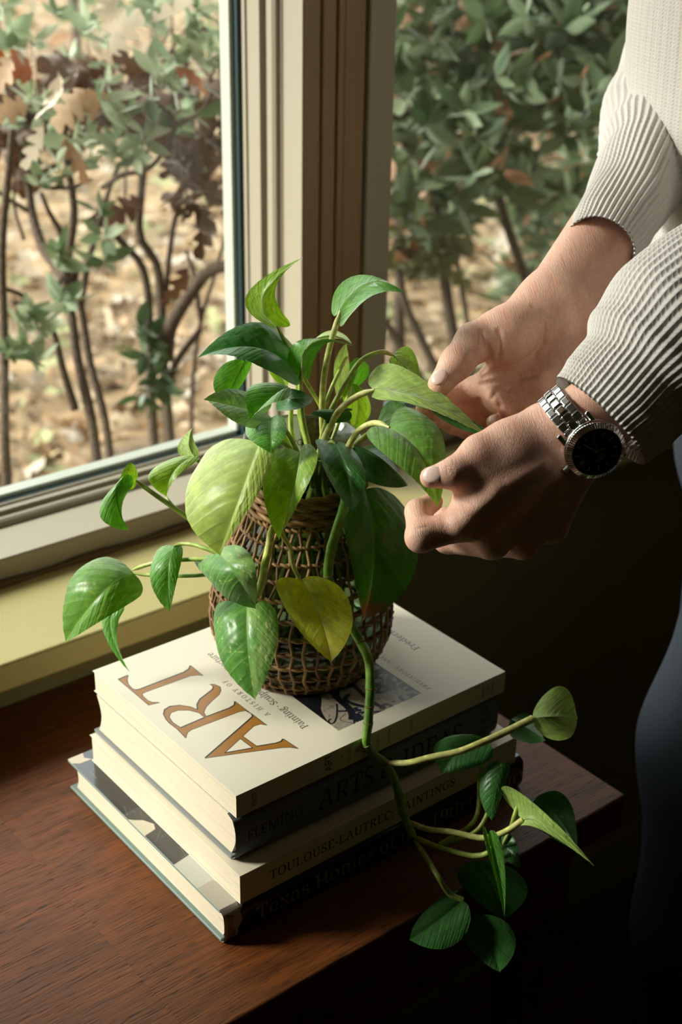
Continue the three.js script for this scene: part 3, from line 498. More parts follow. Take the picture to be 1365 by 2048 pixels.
// [look, stalk end, middle of the midrib, tip, widest on one side, widest on the other]; depth: over 0.5 from the eye, else from the plant's axis
const LEAVES = [
  ['lime', [553, 652, 0.0], [528, 590, -0.005], [608, 514, 0.005], [492, 612, 0.002], [554, 606, 0.0], 0.03],
  ['mid', [681, 621, 0.0], [741, 566, -0.02], [812, 587, -0.035], [690, 560, 0.015], [722, 607, -0.03], 0.1],
  ['dark', [585, 738, 0.0], [505, 693, -0.02], [396, 714, -0.03], [546, 655, 0.02], [548, 748, -0.045], 0.14],
  ['mid', [603, 742, -0.012], [628, 684, -0.02], [706, 692, 0.0], [580, 696, -0.005], [632, 712, -0.01], 0.08],
  ['under', [612, 690, 0.03], [660, 672, 0.03], [706, 690, 0.01], [655, 663, 0.05], [650, 682, 0.03], 0.05],
  ['mid', [490, 722, 0.05], [470, 762, 0.04], [448, 808, 0.03], [430, 752, 0.04], [494, 752, 0.05], 0.1],
  ['lime', [574, 772, 0.01], [560, 746, 0.0], [550, 721, 0.0], [541, 748, 0.0], [571, 742, 0.01], 0.1],
  ['silver', [530, 828, -0.03], [468, 812, -0.05], [408, 798, -0.06], [494, 783, -0.02], [484, 852, -0.075], 0.14],
  ['mid', [580, 776, -0.035], [548, 792, -0.06], [500, 839, -0.07], [503, 772, -0.05], [566, 800, -0.075], 0.12],
  ['dark', [554, 803, -0.03], [590, 798, -0.045], [629, 797, -0.03], [578, 777, -0.03], [582, 820, -0.06], 0.12],
  ['mid', [541, 841, -0.045], [542, 876, -0.08], [544, 908, -0.085], [491, 862, -0.06], [574, 858, -0.07], 0.16],
  ['pale', [519, 884, -0.055], [484, 980, -0.115], [437, 1110, -0.12], [379, 968, -0.06], [540, 940, -0.1], 0.14],
  ['lime', [600, 905, -0.06], [586, 980, -0.1], [558, 1081, -0.1], [527, 945, -0.085], [632, 932, -0.1], 0.16],
  ['dark', [671, 887, -0.05], [694, 950, -0.09], [706, 1024, -0.085], [642, 917, -0.06], [728, 935, -0.085], 0.14],
  ['burnt', [731, 978, -0.03], [748, 1105, -0.075], [727, 1242, -0.085], [689, 1055, -0.07], [836, 1090, -0.055], 0.12],
  ['speckled', [779, 855, 0.985], [843, 912, 0.955], [878, 1016, 0.947], [765, 905, 0.955], [862, 838, 0.99], 0.14],
  ['under', [749, 779, 1.025], [845, 800, 0.995], [972, 868, 0.985], [797, 731, 1.03], [822, 806, 0.99], 0.1],
  ['dark', [868, 800, 1.02], [925, 830, 1.005], [979, 865, 0.99], [905, 812, 1.03], [905, 850, 1.0], 0.06],
  ['lime', [788, 711, 0.02], [812, 735, 0.01], [842, 765, 0.0], [826, 701, 0.03], [793, 741, 0.0], 0.1],
  ['mid', [748, 862, -0.02], [786, 838, -0.03], [831, 836, -0.03], [779, 803, 0.0], [780, 866, -0.05], 0.14],
  ['dark', [709, 893, -0.03], [760, 918, -0.05], [816, 973, -0.05], [765, 897, -0.01], [735, 962, -0.06], 0.12],
  ['under', [686, 792, 0.04], [684, 735, 0.04], [694, 686, 0.05], [668, 752, 0.03], [700, 735, 0.05], 0.06],
  ['mid', [690, 785, 0.045], [712, 748, 0.05], [716, 715, 0.06], [690, 742, 0.05], [736, 752, 0.06], 0.08],
  ['lime', [704, 768, 0.05], [716, 810, 0.05], [704, 864, 0.04], [690, 812, 0.04], [741, 806, 0.06], 0.1],
  ['dark', [700, 822, -0.02], [668, 826, -0.025], [648, 846, -0.03], [680, 816, -0.02], [676, 846, -0.03], 0.08],
  ['dark', [633, 822, -0.025], [655, 830, -0.03], [652, 848, -0.03], [640, 834, -0.03], [676, 822, -0.02], 0.08],
  ['under', [389, 913, -0.01], [378, 886, 0.0], [386, 855, 0.01], [356, 902, 0.0], [391, 888, 0.0], 0.06],
  ['lime', [386, 913, -0.01], [346, 945, -0.03], [333, 994, -0.03], [306, 938, -0.02], [372, 938, -0.03], 0.12],
  ['lime', [272, 961, -0.035], [252, 955, -0.04], [228, 990, -0.05], [262, 926, -0.03], [246, 974, -0.045], 0.1],
  ['mid', [252, 948, -0.045], [234, 998, -0.055], [258, 1062, -0.055], [200, 1013, -0.05], [246, 1005, -0.05], 0.1],
  ['speckled', [268, 1147, -0.06], [200, 1190, -0.09], [130, 1286, -0.085], [172, 1127, -0.05], [248, 1214, -0.09], 0.14],
  ['mid', [236, 1212, -0.03], [222, 1262, -0.04], [260, 1345, -0.05], [205, 1235, -0.03], [236, 1246, -0.04], 0.1],
  ['mid', [348, 1092, -0.07], [336, 1150, -0.095], [340, 1225, -0.085], [302, 1132, -0.08], [361, 1132, -0.09], 0.14],
  ['variegated', [437, 1105, -0.09], [472, 1152, -0.13], [511, 1219, -0.115], [406, 1146, -0.09], [501, 1110, -0.12], 0.14],
  ['variegated', [494, 1213, -0.1], [496, 1300, -0.135], [510, 1400, -0.15], [428, 1259, -0.1], [557, 1262, -0.125], 0.14],
  ['yellow', [602, 1160, -0.095], [640, 1238, -0.115], [663, 1325, -0.125], [568, 1212, -0.1], [701, 1206, -0.12], 0.08],
  ['under', [1066, 1437, 1.08], [1108, 1434, 1.08], [1156, 1436, 1.1], [1124, 1372, 1.1], [1128, 1480, 1.075], 0.08],
  ['under', [1046, 1640, 1.06], [1098, 1652, 1.045], [1190, 1732, 1.03], [1018, 1574, 1.06], [1062, 1652, 1.05], 0.08],
  ['mid', [976, 1672, 1.055], [992, 1740, 1.05], [1010, 1834, 1.04], [971, 1688, 1.05], [1006, 1700, 1.05], 0.1],
  ['dark', [1006, 1690, 1.07], [1030, 1706, 1.06], [1040, 1738, 1.055], [1024, 1672, 1.07], [1006, 1716, 1.06], 0.12],
  ['dark', [926, 1800, 1.055], [874, 1842, 1.05], [819, 1880, 1.045], [866, 1808, 1.06], [912, 1888, 1.04], 0.14],
  ['dark', [968, 1478, 1.08], [920, 1500, 1.08], [884, 1548, 1.075], [884, 1478, 1.09], [960, 1530, 1.07], 0.1],
  ['dark', [1004, 1528, 1.07], [990, 1580, 1.065], [984, 1642, 1.065], [962, 1560, 1.075], [1014, 1560, 1.07], 0.12],
  ['dark', [1070, 1600, 1.1], [1112, 1630, 1.1], [1156, 1700, 1.08], [1130, 1590, 1.11], [1080, 1660, 1.09], 0.1],
  ['dark', [950, 1722, 1.08], [985, 1770, 1.075], [1010, 1840, 1.068], [930, 1780, 1.075], [1050, 1760, 1.08], 0.1],
  ['dark', [960, 1830, 1.055], [980, 1880, 1.052], [1000, 1945, 1.045], [930, 1880, 1.055], [1030, 1870, 1.05], 0.1],
  ['dark', [1022, 1440, 1.1], [1050, 1455, 1.1], [1092, 1482, 1.09], [1060, 1430, 1.12], [1035, 1480, 1.09], 0.1],
];
const pothos = group('pothos_plant', 'trailing green pothos in the jar with glossy heart shaped leaves', 'plant', V(0, 0, 0));
for (const [kind, b, m, t, l, r, bulge] of LEAVES) { const f = mesh('leaf', leafGeometry(L(b), L(m), L(t), L(l), L(r), bulge), LM[kind], pothos); if (kind === 'yellow') f.userData.label = 'yellowing leaf'; if (kind === 'burnt') f.userData.label = 'large dark leaf with a browned tip'; }
const stemSkin = (c, c2) => phys(0xffffff, 0.5, { map: noiseTex(64, (u, v) => { const k = 0.85 + 0.25 * n16(u * 4, v * 16), m = n8(u * 3, v * 5); return c.map((q, i) => (q + (c2[i] - q) * m) * k); }, { srgb: true, repeat: [1, 1] }), clearcoat: 0.3, clearcoatRoughness: 0.35 });
const stalkGreen = stemSkin([140, 172, 58], [176, 188, 92]), stalkPale = stemSkin([208, 212, 112], [218, 216, 138]), vineGreen = stemSkin([84, 140, 34], [126, 166, 56]), nodeBrown = std(0x8a7a48, 0.7);
const STALKS = [
  [[682, 621, 0], [661, 690, 0.0], [648, 760, 0.0], [645, 828, 0.0], [648, 900, 0.0], 0.0027, 'p'],
  [[553, 652, 0], [580, 700, 0.01], [614, 766, 0.01], [645, 822, 0.005], [650, 880, 0.0], 0.0019],
  [[585, 738, 0], [594, 765, -0.005], [600, 830, -0.005], [618, 905, -0.01], [628, 960, -0.01], 0.0022],
  [[603, 742, -0.012], [601, 775, -0.012], [606, 840, -0.014], [622, 910, -0.018], [632, 970, -0.02], 0.0024],
  [[574, 772, 0.01], [582, 800, 0.005], [582, 850, 0.0], [588, 900, -0.01], 0.0022],
  [[788, 711, 0.02], [762, 704, 0.01], [722, 722, 0.0], [690, 770, -0.005], [660, 826, -0.01], [640, 890, -0.01], 0.0022],
  [[749, 779, 1.025], [716, 792, 1.03], [682, 818, 1.035], [658, 858, 1.045], [640, 905, 1.06], [624, 960, 1.075], 0.0029, 'p'],
  [[779, 855, 0.985], [752, 846, 0.995], [722, 858, 1.01], [702, 884, 1.025], [690, 910, 1.035], [660, 950, 1.06], 0.0027, 'p'],
  [[694, 712, 0.05], [678, 745, 0.03], [662, 780, 0.015], [650, 815, 0.01], 0.0018],
  [[748, 862, -0.02], [738, 868, -0.02], [715, 886, -0.025], [690, 905, -0.02], 0.0025],
  [[709, 893, -0.03], [694, 905, -0.03], [672, 925, -0.03], [640, 935, -0.025], 0.0024, 'p'],
  [[541, 841, -0.045], [566, 856, -0.04], [588, 890, -0.03], [606, 935, -0.02], 0.0024],
  [[530, 828, -0.03], [560, 862, -0.025], [590, 905, -0.02], [608, 950, -0.01], 0.0022],
  [[519, 884, -0.055], [555, 880, -0.045], [590, 908, -0.03], [612, 955, -0.01], 0.0024],
  [[600, 905, -0.06], [606, 915, -0.05], [618, 945, -0.03], [628, 980, -0.01], 0.0022],
  [[671, 887, -0.05], [664, 884, -0.048], [650, 905, -0.04], [640, 950, -0.02], 0.0022],
  [[731, 978, -0.03], [733, 965, -0.03], [722, 945, -0.03], [690, 935, -0.02], 0.0022],
  [[704, 768, 0.05], [694, 800, 0.03], [676, 850, 0.01], [655, 905, 0.0], 0.0018],
  [[389, 913, -0.01], [400, 925, -0.01], [430, 940, -0.02], [480, 960, -0.03], 0.0018],
  [[272, 961, -0.035], [300, 982, -0.04], [340, 1010, -0.045], [392, 1044, -0.05], [450, 1060, -0.06], 0.0022],
  [[333, 994, -0.03], [340, 1004, -0.04], [352, 1018, -0.045], 0.0012],
  [[268, 1147, -0.06], [300, 1150, -0.065], [350, 1152, -0.075], [420, 1148, -0.085], [480, 1130, -0.09], 0.0018],
  [[265, 1140, -0.055], [300, 1128, -0.065], [360, 1120, -0.075], [430, 1118, -0.085], [470, 1120, -0.09], 0.0019],
  [[348, 1092, -0.07], [362, 1088, -0.07], [385, 1089, -0.075], [420, 1100, -0.085], [450, 1112, -0.09], 0.0018],
  [[437, 1105, -0.09], [460, 1120, -0.092], [500, 1140, -0.092], [516, 1133, -0.09], 0.002],
  [[544, 1052, -0.085], [540, 1085, -0.088], [530, 1130, -0.092], [524, 1165, -0.092], [512, 1192, -0.094], [497, 1211, -0.1], 0.0034, 'p'],
  [[602, 1161, -0.095], [590, 1140, -0.092], [584, 1118, -0.09], [582, 1098, -0.088], [566, 1070, -0.085], [556, 1040, -0.08], 0.0019, 'p'],
  [[770, 1525, 1.072], [814, 1526, 1.065], [865, 1514, 1.062], [919, 1503, 1.062], [960, 1487, 1.066], [1003, 1468, 1.072], [1066, 1437, 1.08], 0.0031, 'p'],
  [[818, 1642, 1.085], [850, 1657, 1.075], [905, 1664, 1.068], [968, 1676, 1.063], [1010, 1664, 1.06], [1046, 1640, 1.06], 0.0026, 'p'],
  [[826, 1672, 1.085], [865, 1690, 1.075], [910, 1704, 1.068], [950, 1712, 1.062], [976, 1706, 1.058], [990, 1690, 1.057], 0.0024],
  [[829, 1679, 1.085], [850, 1710, 1.07], [876, 1752, 1.05], [900, 1788, 1.054], [926, 1800, 1.055], 0.0024],
  [[1006, 1690, 1.07], [1020, 1660, 1.07], [1030, 1630, 1.065], [1036, 1612, 1.065], 0.0018],
  [[968, 1478, 1.08], [960, 1560, 1.09], [950, 1640, 1.09], [880, 1690, 1.085], 0.002],
  [[1004, 1528, 1.07], [985, 1600, 1.075], [955, 1660, 1.075], [880, 1690, 1.08], 0.0018],
  // roots and stems in the water
  [[640, 905, -0.01], [636, 960, -0.015], [630, 1040, -0.01], [612, 1130, 0.0], 0.004], [[648, 860, 0.0], [640, 930, -0.01], [600, 1060, -0.02], [560, 1180, -0.03], 0.0028, 'p'],
  [[628, 960, -0.01], [600, 1060, -0.02], [570, 1140, -0.045], [540, 1220, -0.04], 0.0028, 'p'], [[645, 950, 0.0], [662, 1060, 0.0], [640, 1180, -0.01], 0.003],
];
for (const s of STALKS) { const kind = s.at(-1) === 'p' ? s.pop() : '', r = s.pop(); mesh('stalk', tube(s.map(L), (t) => r * (0.85 + 0.15 * t) * Math.min(1, 0.35 + t * 9), 8, s.length * 8), kind ? stalkPale : stalkGreen, pothos); }
// the long vine: internodes with a dry ring at each node
const VINE = [[652, 880, -0.01], [688, 955, -0.035], [690, 1008, -0.065], [684, 1030, -0.075], [672, 1066, -0.085], [661, 1108, -0.09], [657, 1152, -0.093], [668, 1200, -0.098], [695, 1240, -0.1], [722, 1285, 1.055], [737, 1318, 1.05], [741, 1377, 1.05], [739, 1412, 1.052], [737, 1445, 1.055], [734, 1488, 1.062], [746, 1508, 1.068], [770, 1526, 1.073], [786, 1552, 1.078], [799, 1592, 1.083], [808, 1628, 1.088], [826, 1672, 1.09]];
mesh('vine', tube(VINE.map(L), (t) => 0.0041 - 0.0007 * t + 0.00035 * Math.max(0, Math.sin(t * 75)) ** 8, 10, 220), vineGreen, pothos);
for (const k of [4, 6, 9, 11, 12, 13, 14, 16, 18]) { const a = L(VINE[k]), b = L(VINE[k + 1] ?? VINE[k]), q = new THREE.TorusGeometry(0.0035, 0.0007, 6, 16); q.lookAt(b.clone().sub(a)); q.translate(a.x, a.y, a.z); mesh('node_ring', q, nodeBrown, pothos); }

// ---------------------------------------------------------------- person reaching in from beside the table
const CAMV = (x, y, z) => V(0, 0, 0).addScaledVector(RT, x).addScaledVector(UPV, y).addScaledVector(BK, z).normalize();
const plus = (p, ...kv) => { const q = p.clone(); for (let i = 0; i < kv.length; i += 2) q.addScaledVector(kv[i], kv[i + 1]); return q; };
// near (left) arm: along the forearm, out of the back of the wrist, towards the thumb
const fa = CAMV(0.72, 0.63, 0.2), fn0 = CAMV(0.25, -0.55, 0.8), fb = fn0.clone().cross(fa).normalize(), fn = fa.clone().cross(fb).normalize();
const W1 = P(1150, 870, 0.95), E1 = plus(W1, fa, 0.25), S1 = V(1.02, 1.43, -0.47);
const W2 = P(1118, 622, 1.06), E2 = V(1.01, 1.27, -0.785), S2 = V(1.15, 1.44, -0.84);
const hit = (f, x, y, from = 0.8) => { const o = P(x, y, from), d = P(x, y, from + 1).sub(o).normalize(); let t = 0; for (let i = 0; i < 200; i++) { const q = o.clone().addScaledVector(d, t), v = f(q.x, q.y, q.z); if (v < 0.0003) return q; t += Math.max(0.0004, v * 0.8); if (t > 0.6) break; } return null; };
const arm1 = (() => {
  const wr = plus(W1, fb, 0.011), wu = plus(W1, fb, -0.011), im = P(928, 1046, 0.939), mm = P(985, 1084, 0.95), rm = P(1048, 1086, 0.966), pm = P(1106, 1056, 0.974), q = P;
  const list = [
    [wr, E1, 0.0195, 0.034, 0.014], [wu, E1, 0.0195, 0.034, 0.014], [wr, im, 0.0175, 0.0118, 0.014], [W1, mm, 0.0175, 0.0118, 0.014], [W1, rm, 0.0175, 0.0112, 0.014], [wu, pm, 0.017, 0.0105, 0.014],
    [q(1076, 860, 0.948), q(958, 905, 0.932), 0.0165, 0.0118, 0.014], [q(958, 905, 0.932), q(904, 947, 0.926), 0.0112, 0.0095, 0.006], [q(904, 947, 0.926), q(862, 955, 0.927), 0.0094, 0.0076, 0.006],
    [q(1030, 910, 0.944), q(945, 1005, 0.942), 0.0155, 0.0115, 0.016], [q(1020, 900, 0.94), q(958, 958, 0.938), 0.014, 0.0125, 0.016],
    [im, q(842, 1074, 0.931), 0.0122, 0.0103, 0.006], [q(842, 1074, 0.931), q(836, 1024, 0.952), 0.0101, 0.0088, 0.005], [q(836, 1024, 0.952), q(866, 1004, 0.97), 0.0086, 0.0074, 0.004],
    [mm, q(896, 1078, 0.972), 0.0118, 0.0104, 0.005], [q(896, 1078, 0.972), q(892, 1040, 0.992), 0.01, 0.0088, 0.004], [q(892, 1040, 0.992), q(925, 1024, 1.0), 0.0086, 0.0074, 0.004],
    [rm, q(972, 1086, 1.0), 0.0115, 0.0098, 0.005], [q(972, 1086, 1.0), q(962, 1048, 1.012), 0.0095, 0.0084, 0.004], [q(962, 1048, 1.012), q(995, 1030, 1.01), 0.0082, 0.0072, 0.004],
    [pm, q(1048, 1068, 1.008), 0.0105, 0.0085, 0.005], [q(1048, 1068, 1.008), q(1036, 1034, 1.018), 0.0083, 0.0074, 0.004], [q(1036, 1034, 1.018), q(1064, 1016, 1.012), 0.0072, 0.0064, 0.004],
  ];
  const base = bones(list);
  // tendons and knuckles lie on the back of the hand, found on its surface
  const on = (x, y, k = 0.002) => plus(hit(base, x, y), BK, -k);
  for (const [a, b, r] of [[on(1085, 930), on(990, 985), 0.0028], [on(990, 985), on(925, 1048), 0.0034], [on(1110, 955), on(1040, 1030), 0.0026], [on(1040, 1030), on(985, 1088), 0.0034]]) list.push([a, b, r * 0.7, r, 0.009]);
  list.push([on(918, 1050, 0.004), on(932, 1042, 0.004), 0.006, 0.006, 0.008], [on(980, 1090, 0.004), on(992, 1084, 0.004), 0.006, 0.006, 0.008]);
  const cuts = []; const fold = (pts, r) => { for (let i = 0; i < pts.length - 1; i++) { const a = hit(base, ...pts[i]), b = hit(base, ...pts[i + 1]); if (a && b) cuts.push([a, b, r, 0.0016]); } };
  fold([[894, 932], [898, 946]], 0.0002); fold([[903, 930], [907, 946]], 0.0002); fold([[830, 1058], [842, 1055], [856, 1053]], 0.0002);
  return bones(list, cuts);
})();
const arm2 = (() => {
  const q = P, wr = P(1092, 604, 1.058), wu = P(1150, 646, 1.062), im = q(984, 768, 1.056), mm = q(1010, 800, 1.06), rm = q(1042, 824, 1.06), pm = q(1078, 832, 1.055);
  const list = [
    [wr, E2, 0.02, 0.034, 0.02], [wu, E2, 0.0195, 0.034, 0.02], [wr, im, 0.02, 0.0125, 0.016], [W2, mm, 0.02, 0.0125, 0.016], [W2, rm, 0.02, 0.0122, 0.016], [wu, pm, 0.019, 0.0122, 0.016],
    [q(1150, 668, 1.058), q(1096, 776, 1.048), 0.0185, 0.0185, 0.014],
    [q(1062, 632, 1.048), q(1008, 672, 1.036), 0.02, 0.0205, 0.012], [q(1008, 672, 1.036), q(950, 684, 1.028), 0.02, 0.0148, 0.01], [q(950, 684, 1.028), q(914, 726, 1.02), 0.0142, 0.0122, 0.006], [q(914, 726, 1.02), q(880, 770, 1.013), 0.0122, 0.0092, 0.006],
    [im, q(925, 786, 1.068), 0.0118, 0.0102, 0.005], [q(925, 786, 1.068), q(882, 800, 1.052), 0.01, 0.009, 0.004], [q(882, 800, 1.052), q(852, 816, 1.037), 0.009, 0.0078, 0.004],
    [mm, q(944, 822, 1.078), 0.012, 0.0104, 0.005], [q(944, 822, 1.078), q(902, 832, 1.062), 0.0102, 0.0092, 0.004], [q(902, 832, 1.062), q(874, 836, 1.046), 0.0092, 0.008, 0.004],
    [rm, q(972, 850, 1.08), 0.0116, 0.01, 0.005], [q(972, 850, 1.08), q(934, 854, 1.066), 0.0098, 0.0088, 0.004], [q(934, 854, 1.066), q(906, 850, 1.05), 0.0088, 0.0077, 0.004],
    [pm, q(1024, 866, 1.074), 0.0105, 0.0088, 0.005], [q(1024, 866, 1.074), q(1004, 858, 1.058), 0.0086, 0.0078, 0.004], [q(1004, 858, 1.058), q(990, 846, 1.044), 0.0077, 0.0068, 0.004],
    [q(1000, 790, 1.046), q(1006, 796, 1.046), 0.009, 0.009, 0.008], [q(1040, 808, 1.044), q(1050, 812, 1.044), 0.0105, 0.0105, 0.008],
  ];
  const base = bones(list), cuts = [];
  const fold = (pts, r, k = 0.003) => { for (let i = 0; i < pts.length - 1; i++) { const a = hit(base, ...pts[i]), b = hit(base, ...pts[i + 1]); if (a && b) cuts.push([a, b, r, k]); } };
  fold([[976, 690], [980, 710], [974, 728], [964, 742]], 0.0016); fold([[965, 664], [968, 690], [972, 714]], 0.0008); fold([[998, 660], [1002, 690], [998, 712]], 0.0008);
  fold([[968, 752], [1000, 742], [1040, 728], [1070, 708], [1086, 684], [1090, 650]], 0.0017); fold([[962, 768], [1000, 762], [1040, 758], [1075, 748]], 0.0011); fold([[984, 798], [996, 780], [1020, 778], [1060, 790]], 0.0011);
  fold([[1002, 838], [1001, 812], [994, 792]], 0.0012); fold([[966, 812], [960, 800]], 0.0012); fold([[1110, 640], [1090, 622], [1066, 612]], 0.0005);
  return bones(list, cuts);
})();
const skinTex = noiseTex(512, (u, v) => { const a = n16(u * 16, v * 16), b = n64(u * 64, v * 64), c = n128(u * 128, v * 128), k = 0.94 + 0.06 * b + 0.06 * (c - 0.5); return [234 * k, (188 - 12 * a) * k, (164 - 14 * a) * k]; }, { srgb: true, repeat: [14, 14] });
const skinBump = noiseTex(512, (u, v) => { const k = 128 + 110 * (n128(u * 128, v * 128) - 0.5) + 60 * (n64(u * 64 + v * 20, v * 64 - u * 20) - 0.5); return [k, k, k]; }, { repeat: [26, 26] });
const skin = phys(0xffffff, 0.5, { map: skinTex, bumpMap: skinBump, bumpScale: 0.0004, sheen: 0.15, sheenColor: new THREE.Color(1, 0.5, 0.35), sheenRoughness: 0.6 });
const person = group('person', 'person in a ribbed cream sweater and dark jeans holding two plant leaves', 'person', V(0, 0, 0));
const lim = (a, m) => { const lo = a[0].clone(), hi = a[0].clone(); for (const p of a) { lo.min(p); hi.max(p); } return [lo.addScalar(-m), hi.addScalar(m)]; };
const H0 = V(1.13, 0.95, -0.62); // hips
const trunk = bones([
  [V(1.12, 1.02, -0.64), V(1.06, 1.3, -0.66), 0.1, 0.105, 0.08], [V(1.06, 1.3, -0.55), V(1.06, 1.3, -0.76), 0.085, 0.085, 0.08], [V(1.06, 1.42, -0.52), V(1.07, 1.42, -0.78), 0.05, 0.05, 0.06],
  [S1, E1, 0.045, 0.036, 0.04], [S2, E2, 0.045, 0.034, 0.04], [V(1.06, 1.42, -0.65), V(1.03, 1.55, -0.65), 0.055, 0.05, 0.04],
  [V(1.09, 0.95, -0.6), V(0.99, 0.55, -0.58), 0.08, 0.055, 0.05], [V(0.99, 0.55, -0.58), V(1.02, 0.1, -0.58), 0.055, 0.04, 0.03], [V(1.18, 0.95, -0.71), V(1.25, 0.52, -0.76), 0.08, 0.055, 0.05], [V(1.25, 0.52, -0.76), V(1.28, 0.1, -0.77), 0.055, 0.04, 0.03], [V(1.1, 0.98, -0.6), V(1.16, 0.98, -0.7), 0.09, 0.09, 0.06],
]);
{
  const [l1, h1] = lim([W1, P(830, 1090, 0.93), P(1200, 1000, 0.95), P(860, 940, 0.92), P(900, 1110, 1.03), plus(W1, fa, 0.1)], 0.03);
  const [l2, h2] = lim([W2, P(850, 830, 1.03), P(1170, 680, 1.06), P(1080, 860, 1.09), P(870, 770, 1.0), plus(W2, E2.clone().sub(W2).normalize(), 0.12)], 0.03);
  const clip = (f, lo, hi) => f;
  const HC = V(1.0, 1.655, -0.65), hp = (x, y, z) => V(HC.x + x, HC.y + y, HC.z + z);
  const headF = bones([[V(1.05, 1.5, -0.65), V(1.035, 1.6, -0.65), 0.054, 0.05, 0.03], [hp(0, 0.03, 0), hp(0.03, 0.035, 0), 0.077, 0.083, 0.03], [hp(-0.03, -0.03, -0.018), hp(-0.03, -0.03, 0.018), 0.05, 0.05, 0.03], [hp(-0.052, -0.075, -0.008), hp(-0.052, -0.075, 0.008), 0.026, 0.026, 0.03], [hp(0.01, -0.05, -0.045), hp(-0.045, -0.08, -0.015), 0.016, 0.016, 0.03], [hp(0.01, -0.05, 0.045), hp(-0.045, -0.08, 0.015), 0.016, 0.016, 0.03],
    [hp(-0.073, 0.012, 0), hp(-0.096, -0.022, 0), 0.008, 0.0095, 0.012], [hp(-0.088, -0.028, -0.01), hp(-0.088, -0.028, 0.01), 0.007, 0.007, 0.008], [hp(-0.072, 0.022, -0.036), hp(-0.078, 0.022, -0.012), 0.008, 0.008, 0.01], [hp(-0.072, 0.022, 0.036), hp(-0.078, 0.022, 0.012), 0.008, 0.008, 0.01],
    [hp(-0.079, -0.05, -0.016), hp(-0.082, -0.05, 0.016), 0.0045, 0.0045, 0.005], [hp(-0.077, -0.058, -0.014), hp(-0.08, -0.058, 0.014), 0.005, 0.005, 0.005], [hp(0.02, 0.02, -0.083), hp(0.012, -0.02, -0.078), 0.009, 0.006, 0.006], [hp(0.02, 0.02, 0.083), hp(0.012, -0.02, 0.078), 0.009, 0.006, 0.006]],
    [[hp(-0.084, 0.002, -0.034), hp(-0.084, 0.002, -0.026), 0.0078, 0.0078], [hp(-0.084, 0.002, 0.026), hp(-0.084, 0.002, 0.034), 0.0078, 0.0078], [hp(-0.09, -0.0535, -0.018), hp(-0.09, -0.0535, 0.018), 0.0035, 0.0012]]);
  const g4 = fieldMesh(headF, hp(-0.13, -0.16, -0.11), hp(0.14, 0.14, 0.11), 0.0035);
  const g1 = fieldMesh(arm1, l1, h1, 0.0019), g2 = fieldMesh(arm2, l2, h2, 0.0019), g3 = fieldMesh(trunk, V(0.78, 0.02, -0.98), V(1.4, 1.8, -0.38), 0.014);
  const bodyMesh = mesh('body', mergeGeometries([g1, g2, g3, g4]), skin, person);
  for (const z of [-0.03, 0.03]) { const e = mesh('eye', new THREE.SphereGeometry(0.0108, 20, 14).translate(HC.x - 0.0655, HC.y + 0.003, HC.z + z), phys(0xcfc6ba, 0.2, { clearcoat: 1 }), bodyMesh); }
  for (const z of [-0.03, 0.03]) mesh('iris', new THREE.SphereGeometry(0.0056, 16, 10).scale(0.5, 1, 1).translate(HC.x - 0.0745, HC.y - 0.0005, HC.z + z), phys(0x2c1c12, 0.15, { clearcoat: 1 }), bodyMesh);
  const hair = bones([[V(1.01, 1.71, -0.65), V(1.05, 1.69, -0.65), 0.082, 0.088, 0.04], [V(1.06, 1.64, -0.65), V(1.07, 1.6, -0.65), 0.078, 0.058, 0.04]], [[V(0.9, 1.66, -0.65), V(0.94, 1.62, -0.65), 0.075, 0.01]]);
  mesh('hair', fieldMesh(hair, V(0.86, 1.48, -0.82), V(1.22, 1.86, -0.48), 0.008), std(0x2a1c12, 0.8), person);
  // nails of both thumbs and the visible fingertips, set on the skin
  const nailMat = phys(0xf0cfc2, 0.35, { clearcoat: 0.6, clearcoatRoughness: 0.2 });
  const nail = (f, x, y, along, w, l) => { const p = hit(f, x, y); if (!p) return; const e = 0.002, n = V(f(p.x + e, p.y, p.z) - f(p.x - e, p.y, p.z), f(p.x, p.y + e, p.z) - f(p.x, p.y - e, p.z), f(p.x, p.y, p.z + e) - f(p.x, p.y, p.z - e)).normalize(), ay = along.clone().addScaledVector(n, -along.dot(n)).normalize();
    const g = new THREE.SphereGeometry(1, 20, 12); g.scale(w, l, 0.0022); g.applyMatrix4(new THREE.Matrix4().makeBasis(ay.clone().cross(n), ay, n).setPosition(plus(p, n, -0.0012))); mesh('fingernail', g, nailMat, bodyMesh); };
  nail(arm1, 866, 948, P(862, 955, 0.927).sub(P(904, 947, 0.926)), 0.0058, 0.0072);
  nail(arm2, 878, 752, P(880, 770, 1.013).sub(P(914, 726, 1.02)), 0.0058, 0.0072);
  nail(arm2, 984, 840, P(990, 846, 1.044).sub(P(1004, 858, 1.058)), 0.0035, 0.0042);
}
